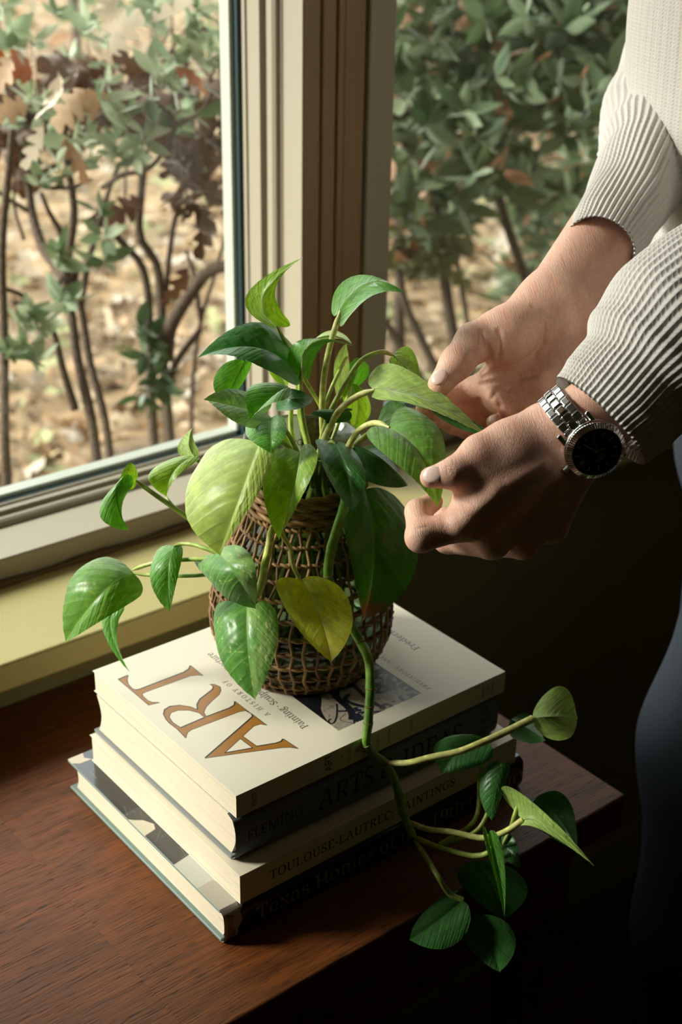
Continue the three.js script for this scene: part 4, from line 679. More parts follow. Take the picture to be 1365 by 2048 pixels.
// knitted sweater: ribs are modelled, stitches are relief
const knit = noiseTex(128, (u, v) => { const rows = 4, cols = 4, x = (u * cols) % 1, y = (v * rows + (x < 0.5 ? x : 1 - x) * 0.9) % 1, k = 90 + 110 * Math.pow(Math.sin(Math.PI * y), 0.6) * Math.pow(Math.sin(Math.PI * Math.min(1, Math.max(0, x))), 0.4) + 40 * (n64(u * 64, v * 64) - 0.5); return [k, k, k]; });
const wool = phys(0xd8d2cb, 0.85, { bumpMap: knit, bumpScale: 0.0011, sheen: 0.25, sheenColor: new THREE.Color(1, 0.97, 0.92), sheenRoughness: 0.5 });
function sleeve(path, radius, ribs, rings, squash = 1) {
  const curve = new THREE.CatmullRomCurve3(path, false, 'centripetal'), fr = curve.computeFrenetFrames(rings, false), len = curve.getLength(), seg = ribs * 7, pos = [], uv = [], idx = [];
  const ring = (i, scale, shift) => { const t = Math.min(1, i / rings), c = curve.getPointAt(t).addScaledVector(fr.tangents[i], shift), R = radius(t) * scale;
    for (let j = 0; j <= seg; j++) { const a = j / seg * Math.PI * 2, k = Math.cos(a * ribs + 0.3 * Math.sin(t * 7)), r = R + 0.0007 * Math.sign(k) * Math.pow(Math.abs(k), 0.6) + 0.0022 * Math.sin(a * 3 + t * 15) * Math.min(1, t * 6) + 0.0016 * Math.sin(t * 30 + 2 * Math.sin(a + 1)) * Math.min(1, t * 5); const p = c.clone().addScaledVector(fr.normals[i], Math.cos(a) * r).addScaledVector(fr.binormals[i], Math.sin(a) * r * squash); pos.push(p.x, p.y, p.z); uv.push(j / seg * ribs / 4, t * len / 0.014); } };
  ring(2, 0.9, 0.0); ring(1, 0.95, -0.001); ring(0, 0.985, -0.0026); for (let i = 0; i <= rings; i++) ring(i, 1, 0);
  const rows = rings + 4; for (let i = 0; i < rows - 1; i++) for (let j = 0; j < seg; j++) { const a = i * (seg + 1) + j; idx.push(a, a + seg + 1, a + 1, a + 1, a + seg + 1, a + seg + 2); }
  const g = new THREE.BufferGeometry(); g.setAttribute('position', new THREE.Float32BufferAttribute(pos, 3)); g.setAttribute('uv', new THREE.Float32BufferAttribute(uv, 2)); g.setIndex(idx); g.computeVertexNormals(); return g;
}
const curveOf = (tab) => (t) => { for (let i = 0; i < tab.length - 1; i++) if (t <= tab[i + 1][0]) { const k = (t - tab[i][0]) / (tab[i + 1][0] - tab[i][0]), s = k * k * (3 - 2 * k); return tab[i][1] + (tab[i + 1][1] - tab[i][1]) * s; } return tab.at(-1)[1]; };
{
  const c1 = P(1206, 838, 0.95);
  mesh('sleeve', sleeve([c1, P(1238, 806, 0.95), P(1280, 758, 0.95), P(1342, 696, 0.952), P(1450, 625, 0.956), P(1560, 560, 0.96), E1.clone().lerp(S1, 0.25).add(V(0, 0, 0.0)), E1.clone().lerp(S1, 0.6), S1], curveOf([[0, 0.0435], [0.035, 0.0465], [0.075, 0.0475], [0.115, 0.058], [0.17, 0.067], [0.3, 0.069], [0.5, 0.067], [0.8, 0.07], [1, 0.075]]), 62, 220, 1), wool, person);
  const d2 = E2.clone().sub(W2).normalize(), c2 = P(1203, 492, 1.095);
  mesh('sleeve', sleeve([c2, plus(c2, d2, 0.03), plus(c2, d2, 0.07), plus(c2, d2, 0.11).add(V(0, 0.01, 0)), E2.clone().add(V(-0.01, 0.01, 0)), E2.clone().lerp(S2, 0.5), S2], curveOf([[0, 0.0292], [0.06, 0.032], [0.2, 0.037], [0.28, 0.039], [0.33, 0.048], [0.5, 0.056], [1, 0.075]]), 44, 200, 1), wool, person);
  // body of the sweater
  const rows = [[1.03, 1.13, 0.118, 0.158, -0.642], [1.045, 1.125, 0.124, 0.165, -0.643], [1.1, 1.105, 0.124, 0.172, -0.645], [1.2, 1.075, 0.125, 0.178, -0.648], [1.3, 1.05, 0.125, 0.184, -0.65], [1.4, 1.03, 0.112, 0.18, -0.65], [1.45, 1.04, 0.095, 0.15, -0.65], [1.485, 1.05, 0.078, 0.1, -0.65], [1.51, 1.045, 0.066, 0.072, -0.65], [1.535, 1.04, 0.062, 0.064, -0.65], [1.54, 1.04, 0.056, 0.058, -0.65]];
  const col = (k) => curveOf(rows.map((r) => [r[0], r[k]])), [cx, ax, az, cz] = [1, 2, 3, 4].map(col), pos = [], uv = [], idx = [], NR = 240, NS = 720;
  for (let i = 0; i <= NR; i++) { const y = 1.03 + 0.51 * i / NR; for (let j = 0; j <= NS; j++) { const a = j / NS * Math.PI * 2, k = Math.cos(a * 90), m = 1 + 0.006 * Math.sin(a * 4 + y * 12) + 0.005 * Math.sin(y * 45 + 3 * Math.sin(a)), e = 0.0002 * k, ca = Math.cos(a), sa = Math.sin(a); pos.push(cx(y) + (ax(y) * m + e) * Math.sign(ca) * Math.pow(Math.abs(ca), 0.85), y, cz(y) + (az(y) * m + e) * Math.sign(sa) * Math.pow(Math.abs(sa), 0.85)); uv.push(j / NS * 58, y / 0.012); if (i < NR && j < NS) { const q = i * (NS + 1) + j; idx.push(q, q + NS + 1, q + 1, q + 1, q + NS + 1, q + NS + 2); } } }
  const g = new THREE.BufferGeometry(); g.setAttribute('position', new THREE.Float32BufferAttribute(pos, 3)); g.setAttribute('uv', new THREE.Float32BufferAttribute(uv, 2)); g.setIndex(idx); g.computeVertexNormals();
  mesh('sweater', g, wool, person);
  const denim = std(0x18222c, 0.85, { bumpMap: noiseTex(128, (u, v) => { const k = 128 + 90 * Math.sin((u + v) * Math.PI * 64) + 60 * (n128(u * 128, v * 128) - 0.5); return [k, k, k]; }, { repeat: [22, 22] }), bumpScale: 0.0006 });
  const jf = bones([[V(1.085, 0.97, -0.6), V(1.17, 0.97, -0.71), 0.112, 0.112, 0.06], [V(1.075, 0.92, -0.6), V(0.99, 0.72, -0.585), 0.106, 0.096, 0.05], [V(0.99, 0.72, -0.585), V(0.985, 0.5, -0.58), 0.096, 0.08, 0.04], [V(0.985, 0.5, -0.58), V(1.02, 0.07, -0.58), 0.078, 0.062, 0.04], [V(1.19, 0.93, -0.71), V(1.25, 0.55, -0.76), 0.1, 0.08, 0.05], [V(1.25, 0.55, -0.76), V(1.28, 0.07, -0.77), 0.08, 0.062, 0.04], [V(0.97, 0.8, -0.5), V(1.0, 0.7, -0.66), 0.025, 0.025, 0.06]]);
  mesh('jeans', fieldMesh(jf, V(0.86, 0.0, -0.93), V(1.42, 1.12, -0.4), 0.009), denim, person);
  const shoe = (x, z) => bones([[V(x - 0.13, 0.035, z), V(x + 0.06, 0.04, z), 0.035, 0.04, 0.03], [V(x + 0.02, 0.07, z), V(x + 0.05, 0.09, z), 0.04, 0.045, 0.03]]);
  for (const [x, z] of [[1.0, -0.58], [1.26, -0.77]]) mesh('shoe', fieldMesh(shoe(x, z), V(x - 0.2, 0.0, z - 0.08), V(x + 0.14, 0.16, z + 0.08), 0.008), std(0x1a1614, 0.5), person);
}

// ---------------------------------------------------------------- wristwatch
{
  const steel = std(0xd8dad8, 0.2, { metalness: 1 }), polish = std(0xe6e6e2, 0.1, { metalness: 1 });
  const O = plus(W1, fa, 0.005), skinAt = (y, z) => { const d = V(0, 0, 0).addScaledVector(fb, -y).addScaledVector(fn, z).normalize(); let r = 0.01; for (let i = 0; i < 120; i++) { const q = plus(O, d, r), v = arm1(q.x, q.y, q.z); if (v > 0) break; r += Math.max(0.0002, -v * 0.7); } return r; };
  const wn = plus(fn, fb, 0.16).normalize(), wb = plus(fb, wn, -fb.dot(wn)).normalize(), C = plus(O, wn, skinAt(-Math.sin(0.16), Math.cos(0.16)) + 0.003), M = new THREE.Matrix4().makeBasis(fa.clone().negate(), wb.clone().negate(), wn).scale(V(1.1, 1.1, 1.1)).setPosition(C); // x to 3 o'clock, y to 12, z out of the dial
  const w = group('wristwatch', 'steel bracelet wristwatch with a black dial and fluted bezel on the near wrist', 'watch', V(0, 0, 0));
  const add = (n, g, m, p = w) => { g.applyMatrix4(M); return mesh(n, g, m, p); };
  const lathe = (pts, s = 72) => { const g = new THREE.LatheGeometry(pts.map(([r, h]) => new THREE.Vector2(r, h)), s); g.rotateX(Math.PI / 2); return g; };
  const caseMesh = add('case', lathe([[0, -0.004], [0.0165, -0.004], [0.0188, -0.001], [0.0194, 0.003], [0.019, 0.0052], [0, 0.0052]]), polish);
  { // fluted bezel
    const pos = [], idx = [], N = 480, prof = [[0.0191, 0.005], [0.0192, 0.0062], [0.0163, 0.0088], [0.0157, 0.0085], [0.0155, 0.0072]];
    for (let i = 0; i <= N; i++) { const a = i / N * Math.PI * 2, f = 0.00028 * Math.abs(((i / N * 72) % 1) - 0.5) * 2; prof.forEach(([r, h], k) => { const q = k === 1 || k === 2 ? f : 0; pos.push(Math.cos(a) * (r - q), Math.sin(a) * (r - q), h - q); }); if (i < N) for (let k = 0; k < 4; k++) { const p = i * 5 + k; idx.push(p, p + 5, p + 1, p + 1, p + 5, p + 6); } }
    let g = new THREE.BufferGeometry(); g.setAttribute('position', new THREE.Float32BufferAttribute(pos, 3)); g.setIndex(idx); g = g.toNonIndexed(); g.computeVertexNormals(); add('bezel', g, polish);
  }
  const dc = canvas(512, 512, (g, s) => { g.fillStyle = '#0b0b0d'; g.fillRect(0, 0, s, s); g.strokeStyle = '#8f8f8f'; g.lineWidth = 1.6; for (let i = 0; i < 60; i++) { const a = i / 30 * Math.PI; g.beginPath(); g.moveTo(s / 2 + Math.cos(a) * 244, s / 2 + Math.sin(a) * 244); g.lineTo(s / 2 + Math.cos(a) * 232, s / 2 + Math.sin(a) * 232); g.stroke(); } g.fillStyle = '#c9c9c6'; g.textAlign = 'center'; g.font = '30px serif'; g.fillText('ROLEX', s / 2, 168); g.font = '15px sans-serif'; g.fillText('OYSTER PERPETUAL', s / 2, 190); g.fillText('DATEJUST', s / 2, 208); });
  const dial = new THREE.CircleGeometry(0.0158, 64); dial.translate(0, 0, 0.0068); const dialMesh = add('dial', dial, phys(0xffffff, 0.25, { map: tex(dc) }));
  for (let i = 0; i < 12; i++) if (i !== 3) { const g = new RoundedBoxGeometry(0.0009, 0.0032, 0.0005, 1, 0.0002); g.translate(0, 0.0122, 0.0072); g.rotateZ(-i * Math.PI / 6); add('hour_marker', g, polish, dialMesh); }
  for (const [l, wd, a, z] of [[0.0072, 0.001, 292, 0.0076], [0.0118, 0.0009, 165, 0.0078], [0.0128, 0.0004, 205, 0.008]]) { const g = new RoundedBoxGeometry(wd, l, 0.0003, 1, 0.0001); g.translate(0, l / 2 - 0.0015, z); g.rotateZ(-rad(a)); add('hand', g, polish, dialMesh); }
  const date = new RoundedBoxGeometry(0.0032, 0.0026, 0.0003, 1, 0.0001); date.translate(0.0112, 0, 0.0071); add('date_window', date, std(0x9a9a96, 0.5), dialMesh);
  const lens = new THREE.SphereGeometry(0.0028, 20, 10, 0, Math.PI * 2, 0, Math.PI / 2); lens.rotateX(Math.PI / 2); lens.scale(1.1, 0.9, 0.35); lens.translate(0.0112, 0, 0.0086); add('date_lens', lens, phys(0xffffff, 0.03, { transmission: 1, thickness: 0, ior: 1.5 }));
  const cry = new THREE.CircleGeometry(0.0156, 64); cry.translate(0, 0, 0.0085); add('crystal', cry, phys(0xffffff, 0.02, { transmission: 1, thickness: 0, ior: 1.3 }));
  const crown = new THREE.CylinderGeometry(0.003, 0.003, 0.0034, 24, 1); crown.rotateZ(Math.PI / 2); crown.translate(0.0213, 0, 0.0015); add('crown', crown, steel, caseMesh);
  for (const sx of [-1, 1]) for (const sy of [-1, 1]) { const g = new RoundedBoxGeometry(0.0034, 0.01, 0.005, 2, 0.0012); g.rotateX(-sy * 0.35); g.translate(sx * 0.0112, sy * 0.016, -0.0012); add('lug', g, polish, caseMesh); }
  // three-piece links round the wrist: an oval in the plane across the forearm
  const MW = new THREE.Matrix4().makeBasis(fa.clone().negate(), fb.clone().negate(), fn).setPosition(O);
  const ov = (t) => { let r = 0; for (const k of [-0.12, -0.06, 0, 0.06, 0.12]) r = Math.max(r, skinAt(Math.sin(t + k), Math.cos(t + k)) * Math.cos(k * 0.5)); r += 0.0016; return [Math.sin(t) * r, Math.cos(t) * r]; };
  const outer = new RoundedBoxGeometry(0.0058, 0.0064, 0.0026, 2, 0.0009), inner = new RoundedBoxGeometry(0.0066, 0.0064, 0.003, 2, 0.0011);
  let t = 0.56; while (t < Math.PI * 2 - 0.5) { const [y, z] = ov(t), [y2, z2] = ov(t + 0.01), d = Math.hypot(y2 - y, z2 - z), ang = Math.atan2(z2 - z, y2 - y);
    for (const k of [-1, 0, 1]) { const g = (k ? outer : inner).clone(); g.rotateX(ang); g.translate(k * 0.0063, y, z); if (k === 0) g.translate(0, Math.cos(ang) * 0.0033, Math.sin(ang) * 0.0033); g.applyMatrix4(MW); mesh('link', g, k ? steel : polish, w); }
    t += 0.01 * 0.0067 / d; }
}

// ---------------------------------------------------------------- garden seen through the windows
const GY = 0.0;
const soil = noiseTex(512, (u, v) => { const a = n16(u * 16, v * 16), b = n64(u * 64, v * 64), c = n128(u * 128, v * 128), k = 0.5 + 0.35 * a + 0.3 * b + 0.2 * c; return [145 * k, 120 * k, 88 * k]; }, { srgb: true, repeat: [14, 14] });
struct('ground', (() => { const g = new THREE.BoxGeometry(44, 0.1, 30); g.translate(10, GY - 0.05, -16.3); return g; })(), std(0xffffff, 0.95, { map: soil }));
function blade(len, wid, curl = 0.2, lobes = null) { // a simple leaf lying along +y, or a lobed oak leaf
  const pos = [], idx = [], n = lobes ? 22 : 8;
  for (let i = 0; i <= n; i++) { const t = i / n; let w = Math.sin(Math.PI * Math.pow(t, 0.8)) * wid / 2; if (lobes) w = wid / 2 * (0.16 + 0.84 * Math.pow(Math.abs(Math.sin(t * Math.PI * lobes)), 0.8) * Math.sin(Math.PI * Math.min(1, t * 0.9 + 0.1))) * (t < 0.08 ? 0.15 : 1) * (t > 0.99 ? 0 : 1); const fw = lobes ? 0.12 * len * Math.abs(Math.sin(t * Math.PI * lobes)) : 0, z = curl * len * (t - 0.4) * (t - 0.4);
    pos.push(-w, t * len + fw, z + Math.abs(w) * 0.35, 0, t * len, z, w, t * len + fw, z + Math.abs(w) * 0.35); if (i < n) { const a = i * 3; idx.push(a, a + 1, a + 3, a + 1, a + 4, a + 3, a + 1, a + 2, a + 4, a + 2, a + 5, a + 4); } }
  const g = new THREE.BufferGeometry(); g.setAttribute('position', new THREE.Float32BufferAttribute(pos, 3)); g.setIndex(idx); g.computeVertexNormals(); return g;
}
const leafy = (c, k = 0.4) => phys(c, 0.85, { transmission: k, thickness: 0, clearcoat: 0.25, clearcoatRoughness: 0.5 });
const shrubGreens = [leafy(0x8a9e76), leafy(0x9cae8a), leafy(0x6a8058), leafy(0xb0bc9a), leafy(0x48603a), leafy(0xa87a50)], oakBrowns = [leafy(0xc4a684, 0.4), leafy(0xa07c5a, 0.4), leafy(0xe6d8c2, 0.35), leafy(0x5c3c24, 0.35), leafy(0x9a501c, 0.4)];
const bark = std(0x5a4a3c, 0.9, { bumpMap: noiseTex(128, (u, v) => { const k = 255 * n32(u * 6, v * 32); return [k, k, k]; }, { repeat: [2, 1] }), bumpScale: 0.002 });
const azLeaf = blade(0.036, 0.0145), oakLeaf = [blade(0.13, 0.085, 0.5, 4), blade(0.11, 0.08, 0.9, 3.5)];
const Q = new THREE.Quaternion(), UPY = V(0, 1, 0);
const place = (o, p, dir, spin, s = 1) => { o.position.copy(p); o.quaternion.setFromUnitVectors(UPY, dir.clone().normalize()).multiply(new THREE.Quaternion().setFromAxisAngle(UPY, spin)); o.scale.setScalar(s); };
// leaf litter
{
  const N = 16000, m = new THREE.InstancedMesh(blade(0.085, 0.05, 0.6, 3), phys(0xffffff, 0.9, { side: THREE.DoubleSide }), N), o = new THREE.Object3D(), c = new THREE.Color();
  const tones = [[0.36, 0.27, 0.16], [0.44, 0.35, 0.23], [0.26, 0.18, 0.1], [0.38, 0.24, 0.13], [0.27, 0.28, 0.13], [0.46, 0.4, 0.3], [0.17, 0.12, 0.07]];
  for (let i = 0; i < N; i++) {
    const z = -1.7 - 14 * Math.pow(rnd(), 1.5), x = rnd(-0.5 - z * 0.05, 2.2 - z * 1.35); place(o, V(x, GY + rnd(0.005, 0.03), z), V(rnd(-1, 1), rnd(-0.15, 0.35), rnd(-1, 1)), rnd(0, 6), rnd(0.6, 1.5)); o.updateMatrix(); m.setMatrixAt(i, o.matrix);
    const t = tones[Math.floor(rnd() * 7)], k = rnd(0.75, 1.15); c.setRGB(t[0] * k * 1.08, t[1] * k * 1.06, t[2] * k * 1.1); m.setColorAt(i, c);
  }
  m.name = 'leaf_litter'; m.userData = { kind: 'stuff', label: 'tan fallen leaves covering the garden ground', category: 'leaves' }; m.castShadow = m.receiveShadow = true; scene.add(m);
}
function whorl(parent, at, dir, n, size, mats) { // a rosette of leaves round a twig end
  const d = dir.clone().normalize(), s = Math.abs(d.y) < 0.9 ? V(0, 1, 0).cross(d).normalize() : V(1, 0, 0), u = d.clone().cross(s);
  for (let i = 0; i < n; i++) { const a = i / n * Math.PI * 2 + rnd(-0.3, 0.3), o = mesh('leaf', azLeaf, mats[Math.floor(rnd() * mats.length)], parent); place(o, at.clone().addScaledVector(d, rnd(-0.008, 0.004)), d.clone().multiplyScalar(rnd(0.25, 0.9)).addScaledVector(s, Math.cos(a)).addScaledVector(u, Math.sin(a)), rnd(0, 6), size * rnd(0.75, 1.25)); }
}
// near shrub before the fixed window: stems follow the photograph, at their own distance
const shrub1 = group('azalea_shrub', 'bare-stemmed azalea with whorls of pale green leaves outside the fixed window', 'shrub', V(0, 0, 0));
const STEMS = [
  [[200, 1010, 2.0], [186, 860, 2.0], [172, 790, 2.0], [155, 720, 2.0], [141, 615, 2.0], [130, 562, 2.0], [140, 492, 1.98], [148, 422, 1.96], [130, 300, 1.94], [128, 200, 1.92], 0.013, 0.005],
  [[130, 562, 2.0], [112, 530, 2.02], [84, 492, 2.04], [64, 425, 2.06], [58, 380, 2.06], [40, 300, 2.05], 0.011, 0.004], [[135, 560, 2.0], [122, 470, 1.98], [96, 420, 1.96], [82, 385, 1.95], 0.007, 0.003],
  [[225, 1010, 2.05], [212, 850, 2.05], [179, 720, 2.05], [162, 615, 2.04], [148, 563, 2.02], [152, 540, 2.01], 0.009, 0.006], [[162, 610, 2.04], [176, 530, 2.06], [192, 470, 2.08], [215, 390, 2.1], [238, 330, 2.1], 0.006, 0.003],
  [[320, 1010, 2.25], [306, 860, 2.25], [299, 720, 2.25], [295, 580, 2.24], [281, 527, 2.22], [243, 485, 2.2], [218, 457, 2.18], [190, 440, 2.16], 0.014, 0.006],
  [[345, 1010, 2.25], [338, 860, 2.25], [327, 720, 2.25], [322, 600, 2.24], [313, 527, 2.22], [281, 475, 2.2], [283, 387, 2.18], [292, 300, 2.16], 0.015, 0.006],
  [[332, 720, 2.24], [341, 657, 2.22], [387, 580, 2.2], [422, 541, 2.18], [470, 528, 2.16], [540, 500, 2.14], 0.014, 0.008], [[330, 610, 2.25], [338, 520, 2.24], [352, 430, 2.22], [380, 340, 2.2], [400, 280, 2.2], 0.006, 0.003],
  [[380, 1000, 2.3], [384, 800, 2.3], [390, 720, 2.3], [402, 640, 2.28], [424, 570, 2.26], [452, 470, 2.25], 0.007, 0.003], [[402, 640, 2.28], [396, 600, 2.27], [392, 560, 2.27], [372, 500, 2.26], 0.005, 0.003], [[400, 660, 2.28], [350, 730, 2.27], [335, 790, 2.26], 0.006, 0.007],
  [[16, 1000, 1.9], [8, 668, 1.9], [4, 492, 1.88], [16, 352, 1.86], [24, 260, 1.86], 0.011, 0.005], [[150, 820, 2.0], [126, 740, 1.98], [104, 660, 1.96], [84, 640, 1.95], [48, 594, 1.93], [4, 575, 1.9], 0.007, 0.003],
  [[205, 375, 1.95], [245, 350, 1.9], [300, 335, 1.88], [350, 245, 1.85], [312, 205, 1.84], 0.004, 0.003], [[355, 248, 1.85], [400, 225, 1.84], [425, 185, 1.83], 0.004, 0.003], [[90, 375, 1.9], [140, 375, 1.9], [185, 358, 1.9], 0.003, 0.002],
  [[60, 425, 2.06], [20, 400, 2.05], [-10, 380, 2.04], 0.004, 0.003], [[387, 40, 1.9], [430, 70, 1.9], [480, 60, 1.9], 0.004, 0.003], [[130, 300, 1.94], [180, 250, 1.9], [240, 200, 1.88], [330, 160, 1.86], 0.004, 0.002], [[340, 300, 2.1], [400, 380, 2.1], [470, 420, 2.1], 0.004, 0.003],
];
for (const s of STEMS) { const r1 = s.pop(), r0 = s.pop(), pts = s.map(([x, y, d]) => P(x, y, d)); if (s[0][1] > 990) { const a = pts[0]; pts.unshift(V(a.x + rnd(-0.08, 0.08), GY - 0.02, a.z + rnd(-0.08, 0.08))); } mesh('stem', tube(pts, [r0, r1], 7, pts.length * 6), bark, shrub1); }
const SPOTS = [[85, 355, 1.9], [80, 372, 1.9], [120, 350, 1.9], [160, 330, 1.88], [190, 300, 1.9], [185, 275, 1.9], [235, 305, 1.88], [285, 265, 1.86], [290, 285, 1.86], [270, 320, 1.87], [258, 230, 1.85], [300, 200, 1.84], [205, 200, 1.84], [140, 222, 1.85], [65, 190, 1.9], [15, 140, 1.95], [330, 175, 1.84], [345, 120, 1.84], [385, 95, 1.84], [440, 90, 1.82], [450, 65, 1.82], [380, 55, 1.85], [310, 20, 1.9], [230, 18, 1.9], [110, 25, 1.9], [450, 150, 1.84], [415, 115, 1.83], [470, 180, 1.83], [460, 210, 1.83], [200, 420, 1.95], [205, 470, 1.95], [120, 520, 1.92], [110, 510, 1.92], [210, 520, 1.95], [60, 630, 1.9], [45, 640, 1.9], [80, 650, 1.9], [125, 600, 1.9], [140, 610, 1.9], [15, 700, 1.9], [50, 700, 1.9], [20, 715, 1.9], [70, 715, 1.9], [10, 240, 1.95], [25, 90, 1.9], [170, 60, 1.9], [280, 45, 1.9], [400, 20, 1.86], [345, 260, 1.86], [310, 150, 1.85]];
for (const [x, y, d] of SPOTS) whorl(shrub1, P(x, y, d), V(rnd(-0.6, 0.6), rnd(0.2, 1), rnd(0, 1)), 5, rnd(0.9, 1.35), y < 120 || x < 260 ? shrubGreens.slice(0, 4) : shrubGreens.slice(0, 5));
for (let i = 0; i < 34; i++) { const x = rnd(-10, 475), y = 290 * Math.pow(rnd(), 0.8) + (x > 300 ? rnd(0, 80) : 0); whorl(shrub1, P(x, y, rnd(1.85, 2.3)), V(rnd(-0.7, 0.7), rnd(0.1, 1), rnd(0, 1)), 4, rnd(0.9, 1.4), [shrubGreens[1], shrubGreens[3], shrubGreens[0]]); }
for (let i = 0; i < 26; i++) { const x = rnd(0, 470), y = rnd(120, 480), a = rnd(-2.4, -0.7), l = rnd(60, 150), d = rnd(1.9, 2.4); mesh('twig', tube([P(x, y, d), P(x + Math.cos(a) * l * 0.5 + rnd(-12, 12), y + Math.sin(a) * l * 0.5, d), P(x + Math.cos(a) * l, y + Math.sin(a) * l, d - 0.03)], [0.003, 0.0015], 5), bark, shrub1); }
// small dark sprig low on the middle stems
for (let i = 0; i < 9; i++) whorl(shrub1, P(255 + rnd(0, 70), 655 + i * 18, 2.2), V(rnd(-1, 1), rnd(-0.2, 0.6), rnd(0, 1)), 4, 1.25, [shrubGreens[4]]);
// dead oak leaves caught in the twigs
const OAK = [[95, 245, 1.78, 2, 0, 250, 'broad brown oak leaf hanging lowest at the far left'], [60, 210, 1.8, 0, 1, 200, 'drooping tan oak leaf behind the lowest brown one'], [130, 265, 1.82, 1, 0, 300, 'brown oak leaf tip beside the main azalea stem'], [205, 110, 1.75, 2, 0, 60, 'brightest sunlit cream oak leaf high in the azalea'], [235, 75, 1.78, 2, 1, 100, 'pale oak leaf above the brightest sunlit one'], [300, 55, 1.78, 2, 0, 20, 'pale curled oak leaf by the upper azalea twigs'], [130, 150, 1.78, 2, 1, 260, 'pale oak leaf under the sunlit cream one'], [60, 70, 1.76, 0, 0, 280, 'large tan oak leaf in the upper corner'], [30, 110, 1.78, 0, 1, 240, 'tan oak leaf edge at the very border'], [175, 175, 1.8, 0, 0, 220, 'tan oak leaf over the shaded band of twigs'], [350, 125, 1.84, 4, 1, 330, 'rusty orange oak leaf near the window frame'], [370, 190, 1.9, 3, 0, 190, 'dark brown oak leaf near the upper window frame'], [75, 150, 1.86, 4, 1, 170, 'rust coloured oak leaf scrap in the shade'], [290, 395, 2.1, 3, 0, 210, 'dark hanging oak leaf between the forked stems'], [385, 535, 2.15, 3, 1, 240, 'dark shrivelled oak leaf on the right fork'], [230, 190, 1.88, 1, 1, 200, 'brown oak leaf inside the shaded twigs']];
for (const [x, y, d, m, k, a, label] of OAK) { const o = mesh('oak_leaf', oakLeaf[k], oakBrowns[m]); o.userData = { label, category: 'leaf', group: 'oak leaves caught in the azalea' }; place(o, P(x, y, d), CAMV(Math.cos(rad(a)), -Math.sin(rad(a)) * -1, rnd(-0.4, 0.4)), rnd(-0.7, 0.7) + (rnd() < 0.5 ? 0 : Math.PI), rnd(0.5, 0.7)); }
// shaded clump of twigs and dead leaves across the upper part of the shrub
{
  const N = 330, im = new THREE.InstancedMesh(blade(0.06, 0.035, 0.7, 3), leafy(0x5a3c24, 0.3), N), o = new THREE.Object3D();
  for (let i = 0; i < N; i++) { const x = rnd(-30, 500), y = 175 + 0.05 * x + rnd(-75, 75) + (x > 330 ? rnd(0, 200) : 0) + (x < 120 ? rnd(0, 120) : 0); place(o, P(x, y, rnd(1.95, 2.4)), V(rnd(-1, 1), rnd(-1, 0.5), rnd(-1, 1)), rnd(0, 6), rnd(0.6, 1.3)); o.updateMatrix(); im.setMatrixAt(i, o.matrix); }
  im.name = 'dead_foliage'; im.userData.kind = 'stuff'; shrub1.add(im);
}
function foliage(parent, N, geo, mat, spot, size) {
  const im = new THREE.InstancedMesh(geo, mat, N), o = new THREE.Object3D(), c = new THREE.Color();
  for (let i = 0; i < N; i++) { place(o, spot(i), V(rnd(-1, 1), rnd(-0.4, 0.8), rnd(-1, 1)), rnd(0, 6), rnd(0.7, 1.4) * size); o.updateMatrix(); im.setMatrixAt(i, o.matrix); const k = rnd(0.6, 1.3), q = rnd() < 0.09 ? [0.5, 0.26, 0.14] : [0.16 * k, 0.22 * k, 0.1 * k]; c.setRGB(...q); im.setColorAt(i, c); }
  im.name = 'foliage'; im.userData.kind = 'stuff'; im.castShadow = im.receiveShadow = true; parent.add(im); return im;
}
// dense shrub before the screened window
const shrub2 = group('rounded_shrub', 'dense dark green shrub on thin leaning trunks outside the screened window', 'shrub', V(0, 0, 0));
for (const s of [[[800, 700, 2.7], [800, 560, 2.7], [798, 440, 2.7], [790, 300, 2.7], 0.016, 0.01], [[960, 800, 2.8], [930, 735, 2.8], [912, 686, 2.8], [895, 590, 2.78], [884, 500, 2.76], [870, 400, 2.74], [850, 300, 2.72], 0.018, 0.01], [[945, 740, 2.85], [935, 640, 2.84], [918, 540, 2.82], [905, 450, 2.8], 0.008, 0.005], [[1110, 760, 2.9], [1080, 640, 2.88], [1050, 550, 2.86], [1022, 470, 2.84], [1000, 400, 2.82], [980, 330, 2.8], 0.016, 0.01], [[920, 820, 2.6], [874, 739, 2.6], [840, 670, 2.6], [812, 610, 2.6], [796, 540, 2.6], 0.013, 0.008], [[860, 800, 2.5], [812, 710, 2.5], [772, 645, 2.5], [740, 600, 2.5], 0.012, 0.008], [[1040, 420, 2.8], [1060, 350, 2.8], [1090, 280, 2.8], 0.008, 0.005], [[780, 235, 2.5], [860, 212, 2.5], [930, 205, 2.5], 0.008, 0.005]]) { const r1 = s.pop(), r0 = s.pop(), pts = s.map(([x, y, d]) => P(x, y, d)); if (s[0][1] > 690) pts.unshift(V(pts[0].x + 0.06, GY - 0.02, pts[0].z + 0.05)); mesh('stem', tube(pts, [r0, r1], 7, pts.length * 6), bark, shrub2); }
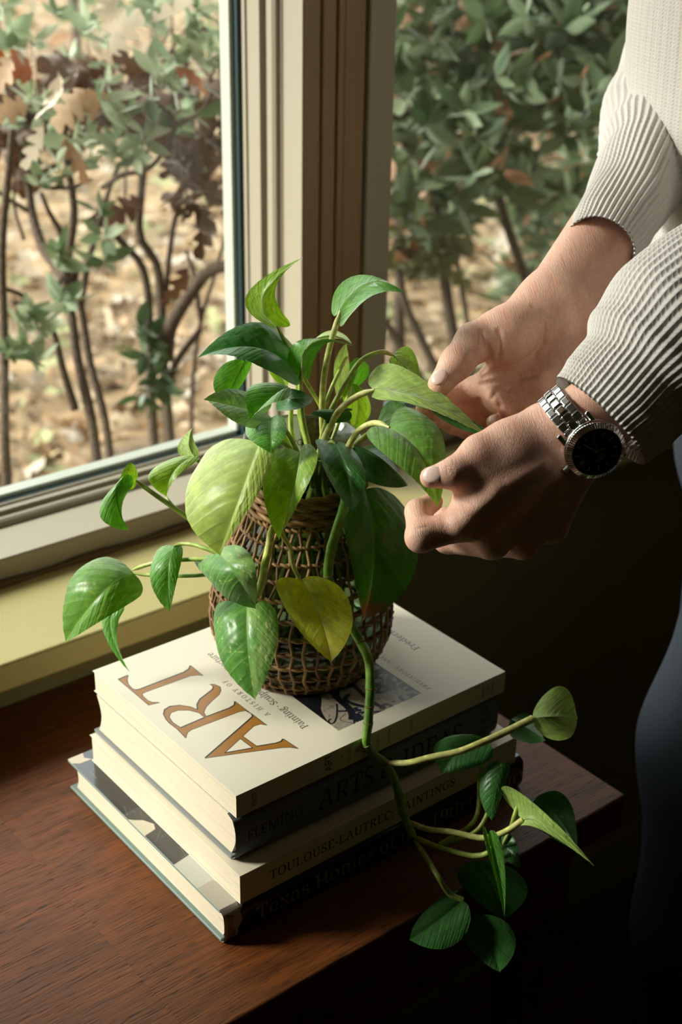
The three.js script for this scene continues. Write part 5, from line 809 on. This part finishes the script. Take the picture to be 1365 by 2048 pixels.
for (let i = 0; i < 44; i++) whorl(shrub2, P(rnd(790, 1270), 20 + 380 * Math.pow(rnd(), 1.3), rnd(2.2, 2.5)), V(rnd(-0.8, 0.8), rnd(0.1, 1), rnd(0, 1)), 5, rnd(1.3, 2.0), [shrubGreens[0], shrubGreens[2], shrubGreens[4], shrubGreens[2], shrubGreens[1]]);
foliage(shrub2, 2600, azLeaf, leafy(0xffffff, 0.35), () => { const x = rnd(770, 1330), lim = x < 950 ? 480 : x < 1050 ? 400 : 260; return P(x, rnd(-60, lim) - 20 * rnd(), rnd(2.4, 3.3)); }, 1.9);
// twiggy clump of dead leaves low on the near trunk
foliage(shrub2, 90, blade(0.06, 0.04, 0.6, 3), leafy(0xffe2c0, 0.4), () => P(830 + rnd(-50, 60), 490 + rnd(-50, 60), rnd(2.5, 2.8)), 1);
const shrub3 = group('low_shrub', 'low loose green shrub further back by the sleeve', 'shrub', V(0, 0, 0));
for (let i = 0; i < 7; i++) { const a = P(1050 + i * 45, 560, 3.6); mesh('stem', tube([V(a.x, GY - 0.02, a.z), V(a.x + rnd(-0.1, 0.1), 0.5, a.z + rnd(-0.1, 0.1)), P(1040 + i * 45, 380, 3.6)], [0.012, 0.005], 6), bark, shrub3); }
foliage(shrub3, 620, azLeaf, leafy(0xffffff, 0.4), () => P(rnd(1010, 1300), 300 + 300 * rnd(), rnd(3.2, 4.0)), 2.0);
// hedge behind everything
const hedge = group('garden_hedge', 'tall blurred green hedge at the far end of the garden', 'hedge', V(0, 0, 0));
for (let i = 0; i < 22; i++) { const x = -3 + i * 0.9, z = -9.5 - 0.4 * Math.sin(i * 2.1); mesh('stem', tube([V(x, GY - 0.02, z), V(x + rnd(-0.2, 0.2), 0.9, z), V(x + rnd(-0.3, 0.3), 2.2, z + rnd(-0.2, 0.2))], [0.04, 0.012], 6), bark, hedge); }
foliage(hedge, 5200, blade(0.09, 0.05, 0.3), leafy(0xffffff, 0.35), () => V(rnd(-3.2, 17), 0.15 + 2.5 * rnd(), -9.5 + rnd(-0.7, 0.9)), 1.5);

renderer.render(scene, camera);
